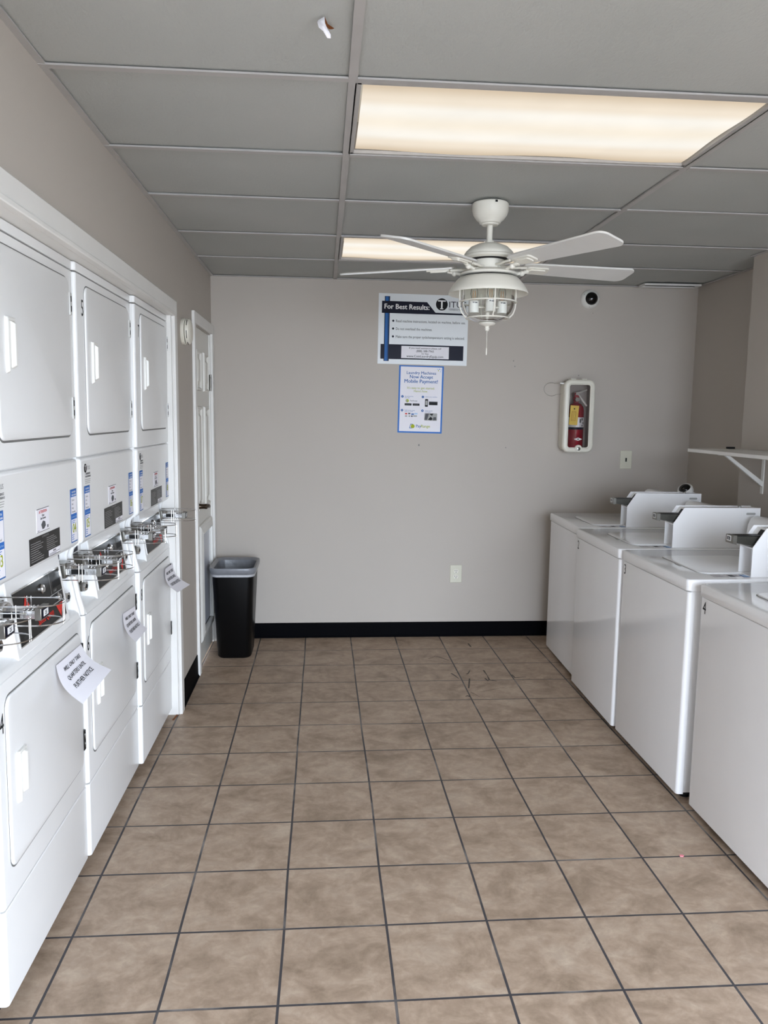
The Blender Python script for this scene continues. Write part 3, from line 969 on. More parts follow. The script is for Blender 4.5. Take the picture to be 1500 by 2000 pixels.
    b.text(F, 'CLOTHES DRYING', BW/2, BH-0.008, 0.007, 'lightgrey', 0.001, 'CENTER')
    fmt_lines(b, F, 0.008, 0.118, 0.006, BH-0.012, 9, 'lightgrey', 0.001, 0.22, seed=6)
    fmt_lines(b, F, 0.136, BW-0.006, 0.022, BH-0.012, 7, 'lightgrey', 0.001, 0.22, seed=7)
    b.rect(F, 0.150, BW-0.002, 0.002, 0.019, 'paper', 0.001)
    b.text(F, 'NOTICE', 0.200, 0.0115, 0.007, 'ink', 0.0014, 'CENTER', 0.01)
    fmt_lines(b, F, 0.156, BW-0.006, 0.003, 0.010, 2, 'greytext', 0.0014, seed=8)
    b.build('instruction_sticker', cover, smooth=False)
    # number decals
    for s, oy, oz, nm in ((upper, 0.052, 1.845, 'upper_number'), (lower, 0.018, 0.735, 'lower_number')):
        if s:
            b = MB()
            F = FV(oy, oz, 0.0004)
            b.text(F, s, 0, 0, 0.075, 'ink', 0.0, 'LEFT', 0.006, 0.7)
            b.build(nm, t, smooth=False)
    return t

dryer(-0.078, -0.694, 0.675, 'white stacked dryer nearest the camera at the left edge, only its coin slide in view', None, None, None, None)
dryer(-0.054, -0.012, 0.678, 'white stacked dryer with payment stickers 03 and 04, second from the camera', '3', '4', '03', '04')
dryer(-0.046, 0.672, 0.696, 'white stacked dryer with door numbers 5 and 6 and stickers 05 and 06', '5', '6', '05', '06')
dryer(-0.030, 1.373, 0.648, 'white stacked dryer with door number 7, farthest one beside the white casing', '7', '8', '07', '08')

# curling paper notices taped on the lower doors
def notice(TL, TR, BL, BR, label, curl):
    TL, TR, BL, BR = map(Vector, (TL, TR, BL, BR))
    nu, nv = 8, 16
    vs, fs = [], []
    def S_(u, v):
        p = TL.lerp(TR, u).lerp(BL.lerp(BR, u), v)
        return p + Vector((-curl*sin(pi*v)*0.9, 0, -curl*0.35*sin(pi*v)))
    for j in range(nv+1):
        for i in range(nu+1):
            vs.append(tuple(S_(i/nu, j/nv)))
    for j in range(nv):
        for i in range(nu):
            a = j*(nu+1)+i
            fs.append((a, a+nu+1, a+nu+2, a+1))
    b = MB()
    b.add(vs, fs, 'paper')
    wid, hei = (TR-TL).length, 0.150
    for i, s in enumerate(('WILL ONLY TAKE', 'QUARTERS UNTIL', 'FURTHER NOTICE')):
        tv, tf = text_geo(s, 0.0225, 'CENTER', 0.012, 0.84)
        out = []
        for p in tv:
            u = 0.5 + p[0]/wid
            v = (0.040 + 0.034*i - p[1])/hei
            q = S_(u, v)
            du = (S_(u+0.01, v)-q); dv = (S_(u, v+0.01)-q)
            n = dv.cross(du).normalized()
            if n.x < 0: n = -n
            out.append(tuple(q + n*(0.0010 + p[2])))
        b.add(out, tf, 'ink')
    o = b.build('paper_notice', angle=180)
    return tag(o, label, 'notice', 'paper notices on the dryers')
notice((-0.036, 0.375, 0.805), (-0.040, 0.625, 0.795), (0.045, 0.345, 0.700), (0.070, 0.560, 0.730), 'white paper notice about quarters, curling off the nearest lower dryer door', 0.018)
notice((-0.030, 1.110, 0.768), (-0.032, 1.320, 0.748), (0.028, 1.060, 0.670), (0.024, 1.270, 0.664), 'white paper notice about quarters on the lower door numbered 6', 0.016)
notice((-0.008, 1.815, 0.803), (-0.012, 2.020, 0.790), (0.050, 1.800, 0.692), (0.074, 2.005, 0.684), 'white paper notice curling out past the white casing, farthest of the paper notices', 0.024)

# ------------------------------------------------------------------ washers
WW = 0.676
def washer(x, y, number, label, rz=0.0):
    t = thing('washing_machine', label, 'washing machine', (x, y, 0), rz, 'top-load washers along the right wall')
    W = WW
    MB().box(0.035, 0.66, 0.02, W-0.02, 0.016, 0.05, 'dark').build('base', t, smooth=False)
    for fx, fy in ((0.06, 0.05), (0.06, W-0.05), (0.62, 0.05), (0.62, W-0.05)):
        b = MB()
        b.lathe([(0.022, 0.0), (0.022, 0.008), (0.010, 0.010), (0.010, 0.018)], 'black', (fx, fy, 0), 16)
        b.build('foot', t)
    b = MB()
    b.box(0.014, 0.69, 0.004, W-0.004, 0.032, 0.868, 'enamel_top')
    b.build('cabinet', t, bevel=0.003)
    b = MB()
    pts = [(0.030, 0.0), (0.030, W)]
    r = 0.014
    for k in range(6):
        a = R(90 + 18*k); pts.append((r+r*cos(a), W-r+r*sin(a)))
    for k in range(6):
        a = R(180 + 18*k); pts.append((r+r*cos(a), r+r*sin(a)))
    b.prism(pts, 2, 0.028, 0.864, 'enamel_top')
    b.build('front_panel', t, bevel=0.002)
    b = MB()
    pts = rrect(-0.006, 0.70, -0.003, W+0.003, 0.016)
    rings = []
    for dd, z in ((0.002, 0.868), (0.0, 0.871), (0.0, 0.910), (0.002, 0.9135), (0.006, 0.915)):
        rings.append([(p[0], p[1], z) for p in rrect(-0.006+dd, 0.70-dd, -0.003+dd, W+0.003-dd, 0.018)])
    b.loft(rings, 'enamel_top')
    top = b.build('top_panel', t)
    # lid
    b = MB()
    u0, u1, v0, v1 = 0.100, 0.462, 0.105, 0.500
    b.prism(rrect(u0-0.002, u1+0.002, v0-0.002, v1+0.002, 0.045), 2, 0.9150, 0.9158, 'midgrey')  # grey plate under the lid, draws its outline
    rings = []
    for dd, z in ((0, 0.9155), (0, 0.9180), (0.002, 0.9195), (0.006, 0.920)):
        rings.append([(p[0], p[1], z) for p in rrect(u0+dd, u1-dd, v0+dd, v1-dd, 0.043)])
    b.loft(rings, 'enamel_top')
    lid = b.build('lid', t)
    b = MB()
    b.prism(rrect(u0-0.012, u0+0.003, 0.265, 0.325, 0.007), 2, 0.9152, 0.9175, 'lightgrey')
    b.build('lid_grip', lid, smooth=False)
    # instruction stickers printed along the near edge of the top
    F = frame((0.125, 0.086, 0.9152), (1,0,0), (0,1,0), (0,0,1))
    F = frame((0.125, 0.040, 0.9152), (1,0,0), (0,1,0), (0,0,1))
    b = MB()
    b.card(F, 0.0, 0.060, 0, 0.045, 'lightgrey', 0.0004)
    b.rect(F, 0.004, 0.056, 0.004, 0.041, 'paper', 0.0008)
    fmt_lines(b, F, 0.008, 0.052, 0.006, 0.040, 5, 'greytext', 0.001, seed=1)
    b.card(F, 0.062, 0.118, 0, 0.045, 'paper', 0.0004)
    b.rect(F, 0.066, 0.090, 0.004, 0.041, 'greytext', 0.0008)
    fmt_lines(b, F, 0.092, 0.114, 0.006, 0.040, 5, 'greytext', 0.0008, seed=2)
    b.card(F, 0.120, 0.190, 0, 0.045, 'midblue', 0.0004)
    b.rect(F, 0.126, 0.184, 0.008, 0.037, 'lblue', 0.0008)
    b.build('instruction_sticker', top, smooth=False)
    # control hood across the back
    b = MB()
    b.prism([(0.590, 0.914), (0.604, 1.040), (0.616, 1.068), (0.630, 1.078), (0.650, 1.080), (0.695, 1.074), (0.695, 0.914)], 1, 0.150, W-0.006, 'enamel_top')
    b.build('control_hood', t, bevel=0.005, seg=2)
    # coin meter case at the near side
    y0, y1 = 0.035, 0.132
    prof = [(0.270, 0.9155), (0.270, 1.034), (0.322, 1.112), (0.700, 1.112), (0.700, 0.9155)]
    b = MB()
    b.prism(prof, 1, y0, y0+0.003, 'enamel_top')
    b.prism(prof, 1, y1-0.003, y1, 'enamel_top')
    b.prism([(0.318, 0.9155), (0.318, 1.030), (0.288, 1.033), (0.338, 1.108), (0.697, 1.110), (0.697, 0.9155)], 1, y0+0.003, y1-0.003, 'enamel_top')
    b.box(0.270, 0.318, y0+0.003, y1-0.003, 0.9155, 0.919, 'enamel_top')
    b.box(0.270, 0.318, y0+0.003, y1-0.003, 1.028, 1.033, 'enamel_top')
    case = b.build('coin_meter_case', t, smooth=False)
    b = MB()
    b.prism(rrect(0.630, 0.676, 1.078, 1.089, 0.005), 1, y0-0.0012, y0+0.001, 'lightgrey')
    b.build('side_slot', case, smooth=False)
    b = MB()
    b.lathe([(0.009, 1.110), (0.009, 1.116), (0.006, 1.118)], 'chrome', (0.615, 0.075, 0), 14)
    b.build('lock', case)
    b = MB()
    b.box(0.300, 0.319, y0+0.005, y0+0.022, 0.930, 0.985, 'steel')
    b.box(0.298, 0.319, y0+0.006, y0+0.016, 0.972, 0.984, 'black')
    b.box(0.298, 0.319, y0+0.006, y0+0.020, 0.924, 0.930, 'black')
    b.build('latch', case, smooth=False)
    # slide mechanism
    ym = y0 + 0.042
    b = MB()
    b.prism([(0.3105, 1.0735), (0.3290, 1.1010), (0.3345, 1.0970), (0.3165, 1.0700)], 1, ym-0.036, ym+0.012, 'black')
    b.prism([(0.208, 1.050), (0.208, 1.077), (0.325, 1.078), (0.325, 1.040), (0.272, 1.040)], 1, ym-0.025, ym+0.025, 'darksteel')
    b.box(0.208, 0.325, ym-0.026, ym+0.026, 1.077, 1.080, 'black')
    b.prism([(0.194, 1.048), (0.194, 1.080), (0.210, 1.081), (0.210, 1.044)], 1, ym-0.028, ym+0.028, 'steel')
    sl = b.build('coin_slide', case, smooth=False)
    F = frame((0.1935, ym+0.020, 1.056), (0,-1,0), (0,0,1), (-1,0,0))
    b = MB()
    b.card(F, 0, 0.032, 0, 0.022, 'whiteink', 0.0005)
    b.rect(F, 0.004, 0.028, 0.004, 0.018, 'greytext', 0.0009)
    b.text(F, '25', 0.016, 0.006, 0.013, 'whiteink', 0.0012, 'CENTER')
    b.build('slide_label', sl, smooth=False)
    # number decal on the front, upper far corner
    if number:
        F = frame((-0.0005, W-0.022, 0.805), (0,-1,0), (0,0,1), (-1,0,0))
        b = MB()
        b.text(F, number, 0, 0, 0.068, 'ink', 0.0, 'LEFT', 0.004, 0.75)
        b.build('number_decal', t, smooth=False)
    return t
washer(2.200, 2.405, None, 'white top-load washer farthest away, against the back wall', R(-1.9))
washer(2.155, 1.708, '2', 'white top-load washer with number 2 on its front', R(-1.2))
washer(2.163, 1.010, '3', 'white top-load washer with number 3 and its near side panel showing')
washer(2.178, 0.264, '4', 'white top-load washer with number 4, nearest the camera at the right edge')

# white ring with a dark dome lying behind the farthest washer
t = thing('camera_housing', 'white round dome camera lying on the back of the farthest washer', 'camera', (2.893, 2.640, 1.072))
tilt = Vector((-0.58, -0.42, 0.80)).to_track_quat('Z', 'Y').to_matrix().to_4x4()
def tilted(prof, m, cap):
    b = MB()
    b.lathe(prof, m, (0, 0, 0), 36, 'Z', cap)
    b.v = [tuple(tilt @ (Vector(p)*0.88) + Vector((0.016, 0.0, 0.044))) for p in b.v]
    return b
tilted([(0.001, -0.026), (0.046, -0.026), (0.051, -0.022), (0.052, 0.000), (0.047, 0.012), (0.041, 0.016), (0.038, 0.010)], 'plastic', False).build('ring', t)
tilted([(0.039, 0.008), (0.035, 0.018), (0.027, 0.026), (0.015, 0.030), (0.001, 0.032)], 'blackglass', True).build('dome', t)

# ------------------------------------------------------------------ shelf on the right wall
SH = thing('wall_shelf', 'white wall shelf on a metal bracket above the washers', 'shelf', (XR1, 2.10, 1.36))
b = MB()
b.prism([(-0.307, -0.005), (-0.002, -0.005), (-0.002, 0.014), (-0.307, 0.014)], 1, -2.0, 0.247, 'trim')
b.build('board', SH, bevel=0.002)
for yb in (0.0, -1.1):
    b = MB()
    b.box(-0.006, 0.0, yb-0.012, yb+0.012, -0.215, -0.006, 'plastic')
    b.box(-0.255, 0.0, yb-0.010, yb+0.010, -0.012, -0.005, 'plastic')
    b.prism([(-0.226, -0.010), (-0.200, -0.010), (-0.002, -0.150), (-0.002, -0.178), (-0.012, -0.172)], 1, yb-0.008, yb+0.008, 'plastic')
    b.build('bracket', SH, bevel=0.001)
t = thing('cable_clip', 'small black clip lying on the white wall shelf', 'clip', (3.005, 2.325, 1.3745))
MB().box(-0.022, 0.022, -0.010, 0.010, 0, 0.011, 'black').build('body', t, bevel=0.002)

# ------------------------------------------------------------------ things on the back wall
FB = frame((1.096, YB+0.0003, 1.878), (1,0,-0.0095), (0.0095,0,1), (0,-1,0))
SW, SHT = 0.602, 0.459
b = MB()
b.card(FB, 0, SW, 0, SHT, 'sign', 0.004)
U = lambda a: a*SW
V = lambda a: a*SHT
w = 0.0045
b.rect(FB, U(0.066), U(0.124), V(0.040), V(0.960), 'navy', w)
b.rect(FB, U(0.074), U(0.104), V(0.045), V(0.955), 'midblue', w+0.0004)
b.rect(FB, U(0.108), U(0.113), V(0.045), V(0.955), 'midblue', w+0.0004)
b.poly(FB, [(U(0.036), V(0.722)), (U(0.975), V(0.722)), (U(0.975), V(0.745)), (U(0.632), V(0.748)), (U(0.535), V(0.893)), (U(0.036), V(0.893))], 'navy', w+0.0008)
b.fit(FB, 'For Best Results:', U(0.060), V(0.784), V(0.100), U(0.500), 'whiteink', w+0.0012, 'LEFT', 0.022)
b.disc(FB, U(0.700), V(0.868), U(0.066), 'ink', w, 32)
b.text(FB, 'T', U(0.700), V(0.806), V(0.175), 'whiteink', w+0.0004, 'CENTER', 0.012, 1.1)
b.rect(FB, U(0.682), U(0.718), V(0.800), V(0.812), 'whiteink', w+0.0005)
b.fit(FB, 'ITUS', U(0.776), V(0.828), V(0.125), U(0.190), 'navy', w, 'LEFT', -0.004)
b.rect(FB, U(0.775), U(0.965), V(0.806), V(0.811), 'navy', w)
b.text(FB, 'COMMERCIAL LAUNDRY', U(0.780), V(0.785), V(0.022), 'navy', w)
for i, s in enumerate(('Read machine instructions, located on machine, before use.', 'Do not overload the machines.', 'Make sure the proper cycle/temperature setting is selected.')):
    v = (0.615, 0.505, 0.393)[i]
    wid = (0.775, 0.405, 0.772)[i]
    b.disc(FB, U(0.165), V(v), U(0.012), 'navy', w, 16)
    b.fit(FB, s, U(0.193), V(v-0.018), V(0.052), U(wid), 'ink', w, 'LEFT', 0.002)
b.rect(FB, U(0.030), U(0.066), V(0.070), V(0.282), 'navy', w)
b.rect(FB, U(0.124), U(0.958), V(0.070), V(0.282), 'navy', w)
b.rect(FB, U(0.262), U(0.795), V(0.088), V(0.262), 'paper', w+0.0004)
for s, v, sz in (('If you need assistance please call', 0.224, 0.036), ('(888) 388-7965', 0.180, 0.042), ('Or Visit', 0.145, 0.032), ('www.CoinLaundryEquip.com', 0.104, 0.046)):
    b.text(FB, s, U(0.528), V(v), V(sz), 'ink', w+0.0008, 'CENTER', 0.006)
tag(b.build('instruction_sign', smooth=False), 'large white and navy wall sign headed For Best Results', 'sign')

FP = frame((1.2365, YB+0.0006, 1.4205), (1,0,-0.014), (0.014,0,1), (0,-1,0))
PW, PH = 0.302, 0.450
b = MB()
b.card(FP, 0, PW, 0, PH, 'blue', 0.0015)
w = 0.0020
b.rect(FP, 0.0105, PW-0.0105, 0.0105, PH-0.008, 'paper', w)
w = 0.0024
U = lambda a: a*PW
V = lambda a: a*PH
b.fit(FP, 'Laundry Machines', U(0.5), V(0.873), V(0.062), U(0.66), 'midblue', w, 'CENTER', 0.012)
b.fit(FP, 'Now Accept', U(0.5), V(0.812), V(0.070), U(0.52), 'midblue', w, 'CENTER', 0.018)
b.fit(FP, 'Mobile Payment!', U(0.5), V(0.745), V(0.074), U(0.75), 'midblue', w, 'CENTER', 0.018)
b.fit(FP, "It's easy to get started.", U(0.5), V(0.655), V(0.047), U(0.615), 'green', w, 'CENTER', 0.006)
b.fit(FP, "Here's how.", U(0.5), V(0.608), V(0.047), U(0.31), 'green', w, 'CENTER', 0.006)
for a, c, m_ in ((0.86, 0.955, 'lblue'), (0.90, 0.955, 'blue'), (0.94, 0.948, 'lblue'), (0.88, 0.935, 'green'), (0.93, 0.92, 'lblue')):
    b.disc(FP, U(a), V(c), 0.0035, m_, w, 10)
for i, (a, c, lines) in enumerate(((0.09, 0.540, ('Download the', 'free app')), (0.55, 0.540, ('Select your machine',)), (0.09, 0.335, ('Add money using', 'debit or credit')), (0.55, 0.335, ('Swipe to pay', 'and enjoy')))):
    b.disc(FP, U(a), V(c), 0.0085, 'midblue', w, 18)
    b.text(FP, str(i+1), U(a), V(c)-0.004, 0.012, 'whiteink', w+0.0004, 'CENTER')
    for k, s in enumerate(lines):
        b.text(FP, s, U(a+0.055), V(c-0.004-0.020*k), V(0.022), 'midblue', w)
b.disc(FP, U(0.20), V(0.478), 0.0110, 'green', w, 20)
b.rect(FP, U(0.175), U(0.205), V(0.462), V(0.490), 'lightgrey', w+0.0004)
b.text(FP, 'PayRange', U(0.26), V(0.470), V(0.030), 'greytext', w, 'LEFT', 0.0)
for a in (0.145, 0.325):
    b.rect(FP, U(a), U(a+0.155), V(0.408), V(0.440), 'ink', w)
    b.rect(FP, U(a+0.02), U(a+0.13), V(0.417), V(0.428), 'greytext', w+0.0004)
b.poly(FP, [(U(p[0]), V(p[1])) for p in rrect(0.60, 0.67, 0.395, 0.510, 0.012, 3)], 'ink', w)
b.rect(FP, U(0.612), U(0.658), V(0.420), V(0.487), 'lightgrey', w+0.0004)
b.poly(FP, [(U(p[0]), V(p[1])) for p in rrect(0.69, 0.885, 0.422, 0.476, 0.008, 3)], 'ink', w)
b.rect(FP, U(0.69), U(0.885), V(0.464), V(0.476), 'greytext', w+0.0004)
for a, c, d_, m_ in ((0.16, 0.275, 0.05, 'red'), (0.23, 0.278, 0.05, 'greytext'), (0.30, 0.270, 0.06, 'midblue'), (0.37, 0.278, 0.07, 'lblue'), (0.16, 0.240, 0.05, 'lightgrey'), (0.24, 0.240, 0.04, 'lightgrey'), (0.30, 0.240, 0.03, 'ink'), (0.34, 0.243, 0.09, 'lightgrey')):
    b.rect(FP, U(a), U(a+d_), V(c), V(c+0.020), m_, w)
b.poly(FP, [(U(p[0]), V(p[1])) for p in rrect(0.595, 0.885, 0.190, 0.300, 0.014, 3)], 'lightgrey', w)
for pts, m_ in (((((0.60, 0.200), (0.66, 0.200), (0.70, 0.295), (0.62, 0.295))), 'greytext'), (((0.68, 0.205), (0.74, 0.250), (0.79, 0.215), (0.75, 0.195)), 'ink'), (((0.70, 0.290), (0.80, 0.295), (0.77, 0.262)), 'ink'), (((0.79, 0.196), (0.87, 0.200), (0.86, 0.245), (0.80, 0.240)), 'greytext')):
    b.poly(FP, [(U(p[0]), V(p[1])) for p in pts], m_, w+0.0004)
b.poly(FP, [(U(0.265), V(0.068)), (U(0.325), V(0.068)), (U(0.345), V(0.135)), (U(0.285), V(0.135))], 'midblue', w)
b.poly(FP, [(U(0.280), V(0.078)), (U(0.315), V(0.078)), (U(0.330), V(0.127)), (U(0.292), V(0.127))], 'paper', w+0.0004)
b.disc(FP, U(0.340), V(0.100), 0.0135, 'green', w+0.0008, 20)
b.text(FP, 'Pay', U(0.41), V(0.085), V(0.058), 'midblue', w, 'LEFT', 0.012)
b.text(FP, 'Range', U(0.523), V(0.085), V(0.058), 'green', w, 'LEFT', 0.012)
tag(b.build('payment_poster', smooth=False), 'small blue-bordered mobile payment poster below the large sign', 'poster')

# dome camera under the ceiling
t = thing('dome_camera', 'small white dome camera high on the back wall right of the fan', 'camera', (2.528, YB+0.001, 2.330))
b = MB()
b.lathe([(0.001, 0.0), (0.064, 0.0), (0.064, -0.012), (0.058, -0.030), (0.046, -0.042), (0.043, -0.044), (0.041, -0.040)], 'plastic', (0,0,0), 40, 'Y', cap=False)
for a in (35, 150, 260):
    b.sphere((0.054*cos(R(a)), -0.032, 0.054*sin(R(a))), 0.003, 'greytext', 8, 6)
b.build('ring', t)
b = MB()
b.lathe([(0.043, -0.036), (0.040, -0.050), (0.032, -0.062), (0.018, -0.070), (0.001, -0.073)], 'blackglass', (0,0,0), 32, 'Y')
b.build('dome', t)

# smoke detector on the left wall
t = thing('smoke_detector', 'round white smoke detector on the left wall between casing and door', 'smoke detector', (XW, 2.33, 1.955))
b = MB()
b.lathe([(0.066, 0.0), (0.068, 0.003), (0.068, 0.016), (0.065, 0.018)], 'cream', (0,0,0), 40, 'X')
b.lathe([(0.064, 0.021), (0.066, 0.024), (0.064, 0.040), (0.052, 0.047), (0.030, 0.049), (0.001, 0.049)], 'cream', (0,0,0), 40, 'X')
b.build('body', t)
b = MB()
b.lathe([(0.060, 0.017), (0.060, 0.022)], 'dark', (0,0,0), 40, 'X', cap=False)
for k in range(6):
    a0 = k*60
    pts = [(0.0652*cos(R(a0+q)), 0.0652*sin(R(a0+q))) for q in range(0, 45, 9)]
    b.tube([(0.031, p[0], p[1]) for p in pts], 0.0018, 'dark', 6)
b.build('grille', t)

# switch plate and outlet
t = thing('switch_plate', 'cream switch plate with a small key slot on the back wall', 'light switch', (2.836, YB, 1.249))
b = MB()
b.box(-0.042, 0.042, -0.006, 0.0, -0.064, 0.064, 'ivory')
b.build('plate', t, bevel=0.003)
MB().box(-0.005, 0.005, -0.0075, -0.005, -0.013, 0.013, 'black').build('key_slot', t, smooth=False)
t = thing('wall_outlet', 'cream double wall outlet low on the back wall', 'outlet', (1.660, YB, 0.446))
b = MB()
b.box(-0.041, 0.041, -0.006, 0.0, -0.062, 0.062, 'ivory')
b.build('plate', t, bevel=0.003)
for z in (0.020, -0.020):
    b = MB()
    b.prism([(0.0165*cos(2*pi*k/24), z+max(-0.0135, min(0.0135, 0.0165*sin(2*pi*k/24)))) for k in range(24)], 1, -0.009, -0.005, 'cream')
    b.box(-0.008, -0.005, -0.0096, -0.0085, z-0.001, z+0.008, 'black')
    b.box(0.005, 0.008, -0.0096, -0.0085, z-0.001, z+0.008, 'black')
    b.lathe([(0.003, -0.0085), (0.003, -0.0096)], 'black', (0.0, 0, z-0.008), 10, 'Y')
    b.build('socket', t)

# fire extinguisher cabinet
YC = YB - 0.140
t = thing('extinguisher_cabinet', 'cream wall cabinet with a clear window holding the fire extinguisher', 'cabinet', (2.445, YB, 1.545))
hw, hh = 0.105, 0.243
def frame_ring(d, y, r):
    return [(p[0], y, p[1]) for p in rrect(-hw+d, hw-d, -hh+d, hh-d, max(0.006, r), 6)]
b = MB()
b.loft([frame_ring(0.010, -0.004, 0.04), frame_ring(0.004, -0.095, 0.045)], 'cream', True, False)
b.loft([frame_ring(0.006, -0.092, 0.043), frame_ring(0.016, -0.010, 0.035)], 'cabin', False, True)
b.build('box', t)
b = MB()
b.loft([frame_ring(0.002, -0.092, 0.045), frame_ring(0.0, -0.098, 0.046), frame_ring(0.0, -0.130, 0.046), frame_ring(0.005, -0.138, 0.042), frame_ring(0.012, -0.141, 0.036), frame_ring(0.026, -0.141, 0.022), frame_ring(0.030, -0.136, 0.018), frame_ring(0.034, -0.136, 0.016), frame_ring(0.034, -0.118, 0.016), frame_ring(0.006, -0.100, 0.040)], 'cream', False, False)
b.box(-0.060, -0.026, -0.120, -0.060, hh-0.002, hh+0.006, 'cream')
b.box(0.016, 0.050, -0.120, -0.060, hh-0.002, hh+0.006, 'cream')
b.build('front_frame', t)
b = MB()
b.loft([frame_ring(0.033, -0.127, 0.016), frame_ring(0.033, -0.130, 0.016)], 'pane')
b.build('window_pane', t, smooth=False)
b = MB()
b.lathe([(0.024, -0.126), (0.024, -0.141), (0.021, -0.144), (0.012, -0.144)], 'cream', (0.004, 0, -hh+0.028), 24, 'Y')
b.lathe([(0.012, -0.143), (0.012, -0.147), (0.009, -0.148)], 'nickel', (0.004, 0, -hh+0.026), 20, 'Y')
b.box(0.0025, 0.0055, -0.149, -0.1475, -hh+0.018, -hh+0.034, 'black')
b.build('lock', t)
b = MB()
b.box(-0.128, -0.104, -0.108, -0.100, hh-0.030, hh-0.021, 'plastic')
pts = []
for k in range(28):
    a = R(60 + 250*k/27)
    pts.append((-0.176 + 0.060*cos(a) , -0.045 - 0.055*sin(pi*k/27), 0.178 + 0.044*sin(a)))
pts = [(-0.126, -0.104, hh-0.0255)] + pts[1:] + [(-0.104, -0.06, 0.150)]
b.tube(pts, 0.0010, 'nickel', 6)
b.build('seal_wire', t)

# extinguisher standing in the cabinet
ex = thing('fire_extinguisher', 'red fire extinguisher with a yellow tag inside the wall cabinet', 'fire extinguisher', (2.441, YB-0.072, 1.352))
b = MB()
b.lathe([(0.034, -0.028), (0.051, -0.022), (0.056, -0.012), (0.056, 0.225), (0.052, 0.252), (0.038, 0.274), (0.018, 0.284), (0.016, 0.296)], 'redpaint', seg=40)
b.build('tank', ex)
b = MB()
b.lathe([(0.0565, 0.118), (0.0565, 0.186)], 'paper', seg=40, cap=False)
b.lathe([(0.0566, 0.104), (0.0566, 0.120)], 'navy', seg=40, cap=False)
for k, (a0, z0, z1) in enumerate(((-62, 0.165, 0.180), (-50, 0.140, 0.155), (-60, 0.125, 0.135), (-78, 0.150, 0.175))):
    b.loft([[(0.0569*cos(R(a0+q)), 0.0569*sin(R(a0+q)), z) for q in (0, 6, 12)] for z in (z0, z1)], 'greytext', False, False, closed=False)
b.build('label_band', ex)
b = MB()
F = frame((0.006, -0.0572, 0.040), (1,0,0), (0,0,1), (0,-1,0))
b.poly(F, [(-0.028, 0), (0, -0.011), (0.028, 0), (0, 0.011)], 'whiteink', 0.0)
b.disc(F, 0.0, 0.0, 0.005, 'greytext', 0.0006, 12)
b.build('diamond_badge', ex, smooth=False)
b = MB()
b.lathe([(0.019, 0.290), (0.019, 0.326), (0.014, 0.330)], 'redpaint', seg=20)
b.lathe([(0.0135, -0.030), (0.0135, -0.018)], 'lightgrey', (-0.004, -0.012, 0.304), 20, 'Y')
b.build('valve', ex)
b = MB()
b.tube([(-0.016, -0.040, 0.344), (0.010, -0.040, 0.352), (0.060, -0.040, 0.370)], [0.010, 0.0075, 0.004], 'bright', 8)
b.tube([(-0.016, -0.040, 0.344), (0.004, -0.040, 0.337), (0.020, -0.040, 0.316), (0.032, -0.042, 0.298), (0.060, -0.042, 0.262)], [0.010, 0.006, 0.006, 0.009, 0.006], 'bright', 8)
b.box(-0.022, 0.006, -0.038, 0.0, 0.322, 0.350, 'redpaint')
b.build('handle', ex)
b = MB()
F = frame((-0.034, -0.0590, 0.145), (0.995,0,-0.06), (0.06,0,0.995), (0,-1,0))
b.card(F, -0.028, 0.030, -0.010, 0.120, 'yellow', 0.0008)
b.rect(F, -0.016, 0.014, 0.018, 0.080, 'brown', 0.0012)
b.rect(F, -0.014, 0.012, 0.020, 0.078, 'yellow', 0.0016)
fmt_lines(b, F, -0.012, 0.012, 0.022, 0.076, 8, 'brown', 0.002, 0.2, seed=12)
b.disc(F, 0.0, 0.098, 0.005, 'dark', 0.0012, 12)
b.build('inspection_tag', ex, smooth=False)

# ------------------------------------------------------------------ waste bin by the door
bx, by = 0.178, 3.085
def bin_ring(hx, hy, z, r, bulge=0.012):
    pts = rrect(-hx, hx, -hy, hy, r, 5)
    return [(p[0], p[1] - bulge*(1-(p[0]/hx)**2)*(1 if p[1] < 0 else -1)*(1 if abs(p[1]) > hy*0.5 else 0), z) for p in pts]
bn = thing('waste_bin', 'tall black plastic waste bin in the far left corner', 'bin', (bx, by, 0))
b = MB()
outer = [bin_ring(0.100, 0.120, 0.0, 0.040), bin_ring(0.106, 0.126, 0.010, 0.040), bin_ring(0.128, 0.166, 0.50, 0.042), bin_ring(0.131, 0.172, 0.575, 0.042)]
inner = [bin_ring(0.127, 0.168, 0.575, 0.040), bin_ring(0.104, 0.122, 0.015, 0.036)]
b.loft(outer + inner, 'binblack', True, True)
b.build('body', bn)
b = MB()
for u, z, s in ((-0.045, 0.185, 0.010), (-0.020, 0.140, 0.004)):
    b.add([(u-0.002, -0.1605+0.0, z-s), (u+0.003, -0.1605, z-s), (u+0.003, -0.1612, z+s), (u-0.002, -0.1612, z+s)], [(0,1,2,3)], 'whiteink')
lin_ = []
b2 = MB()
rings = [bin_ring(0.1335, 0.1735, 0.530, 0.044), bin_ring(0.1360, 0.1765, 0.548, 0.046)]
b2.loft(rings, 'bagwhite', False, False)
rings = [bin_ring(0.1365, 0.1770, 0.545, 0.046), bin_ring(0.1430, 0.1880, 0.560, 0.050), bin_ring(0.1450, 0.1920, 0.580, 0.052), bin_ring(0.1425, 0.1885, 0.588, 0.050), bin_ring(0.1350, 0.1780, 0.586, 0.050), bin_ring(0.1225, 0.1625, 0.574, 0.044), bin_ring(0.1180, 0.1560, 0.520, 0.042), bin_ring(0.1120, 0.1470, 0.430, 0.038), bin_ring(0.0880, 0.1150, 0.385, 0.030)]
b2.loft(rings, 'bag', False, True)
o = b2.build('bin_liner', loc=(bx, by, 0))
tag(o, 'grey plastic liner bag folded over the rim of the black bin', 'bin liner')

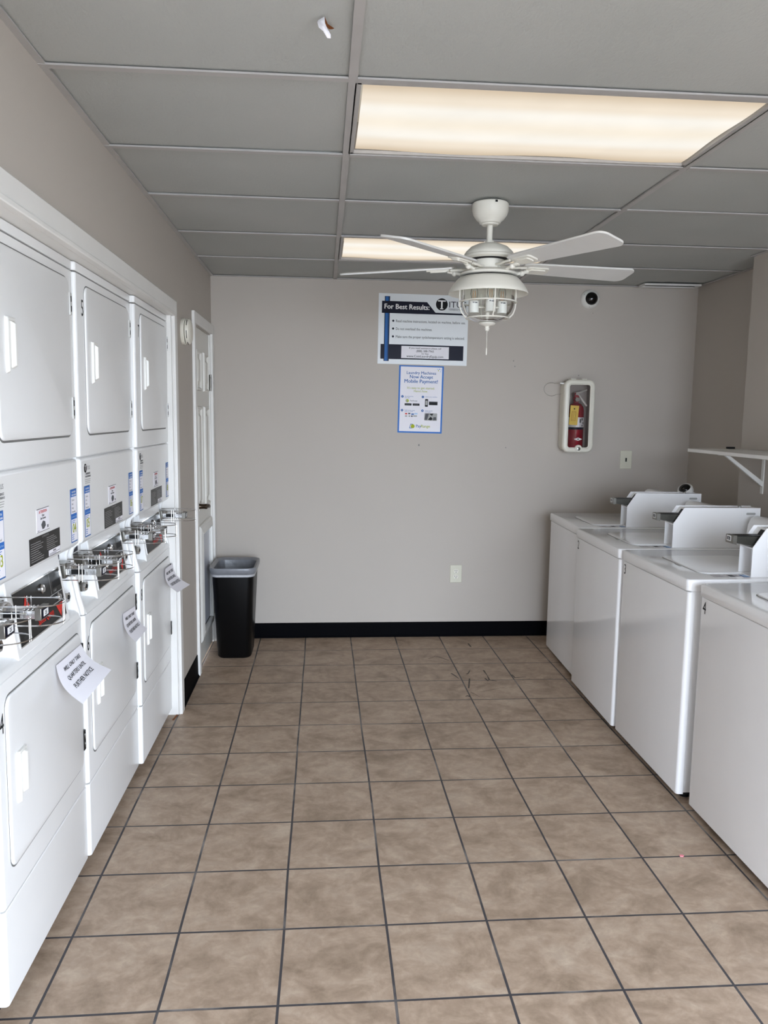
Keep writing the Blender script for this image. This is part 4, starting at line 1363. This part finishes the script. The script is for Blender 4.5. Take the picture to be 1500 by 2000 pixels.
# small scraps on the floor
def scrap(name, x, y, pts, m, label, h=0.002):
    b = MB()
    b.prism(pts, 2, 0.0003, h, m)
    o = b.build(name, smooth=False, loc=(x, y, 0))
    tag(o, label, 'scrap')
scrap('paper_scrap', 2.005, 0.621, [(-0.007, -0.004), (0.003, -0.006), (0.009, 0.0), (0.004, 0.005), (-0.006, 0.004)], 'pink', 'tiny pink scrap on a grout line near the right washers', 0.003)
scrap('plastic_strip', -0.010, 2.005, [(-0.008, -0.05), (0.0, -0.05), (0.012, 0.03), (0.014, 0.05), (0.006, 0.05), (0.003, 0.03)], 'brown', 'thin dark strip on the floor at the foot of the dryer casing', 0.003)

# ------------------------------------------------------------------ light
# daylight: the open sky seen through the entrance; the portal only guides the sampling
l = bpy.data.lights.new('entrance_portal', 'AREA')
l.shape = 'RECTANGLE'
l.size, l.size_y = OX1-OX0, OZ
l.cycles.is_portal = True
o = bpy.data.objects.new('entrance_portal', l)
COL.objects.link(o)
o.location = ((OX0+OX1)/2, YF-0.125, OZ/2)
o.rotation_euler = (R(90), 0, 0)
# unseen building wall inferred left of the entrance, blocking sky for the right side
struct(MB().box(-3.0, EXW, -9.0, YF-0.16, -0.04, 3.4, 'exterior').build('wall_exterior', smooth=False))

wd = bpy.data.worlds.new('sky')
S.world = wd
wd.use_nodes = True
bg = wd.node_tree.nodes['Background']
bg.inputs['Color'].default_value = (0.76, 0.86, 1.0, 1)
bg.inputs['Strength'].default_value = 19.5

# ------------------------------------------------------------------ camera
f_px, yaw, pitch, roll = 1522.0, 0.0794, 0.1243, -0.0128
cd = bpy.data.cameras.new('camera')
cam = bpy.data.objects.new('camera', cd)
COL.objects.link(cam)
cd.sensor_fit = 'VERTICAL'
cd.sensor_height = 36.0
cd.sensor_width = 27.0
cd.lens = f_px / 2000 * 36.0
cd.clip_start = 0.05
fw = Vector((sin(yaw)*cos(pitch), cos(yaw)*cos(pitch), -sin(pitch)))
rt = Vector((cos(yaw), -sin(yaw), 0))
dn = fw.cross(rt)
rt2 = rt*cos(roll) + dn*sin(roll)
dn2 = -rt*sin(roll) + dn*cos(roll)
cam.matrix_world = frame((0.7326, -1.8776, 1.5395), rt2, -dn2, -fw)
S.camera = cam

S.view_settings.view_transform = 'Standard'
S.view_settings.look = 'None'
S.view_settings.gamma = 1.0
S.view_settings.use_curve_mapping = False
S.view_settings.exposure = 0.0
S.cycles.max_bounces = 10
S.cycles.diffuse_bounces = 6
S.cycles.transparent_max_bounces = 16
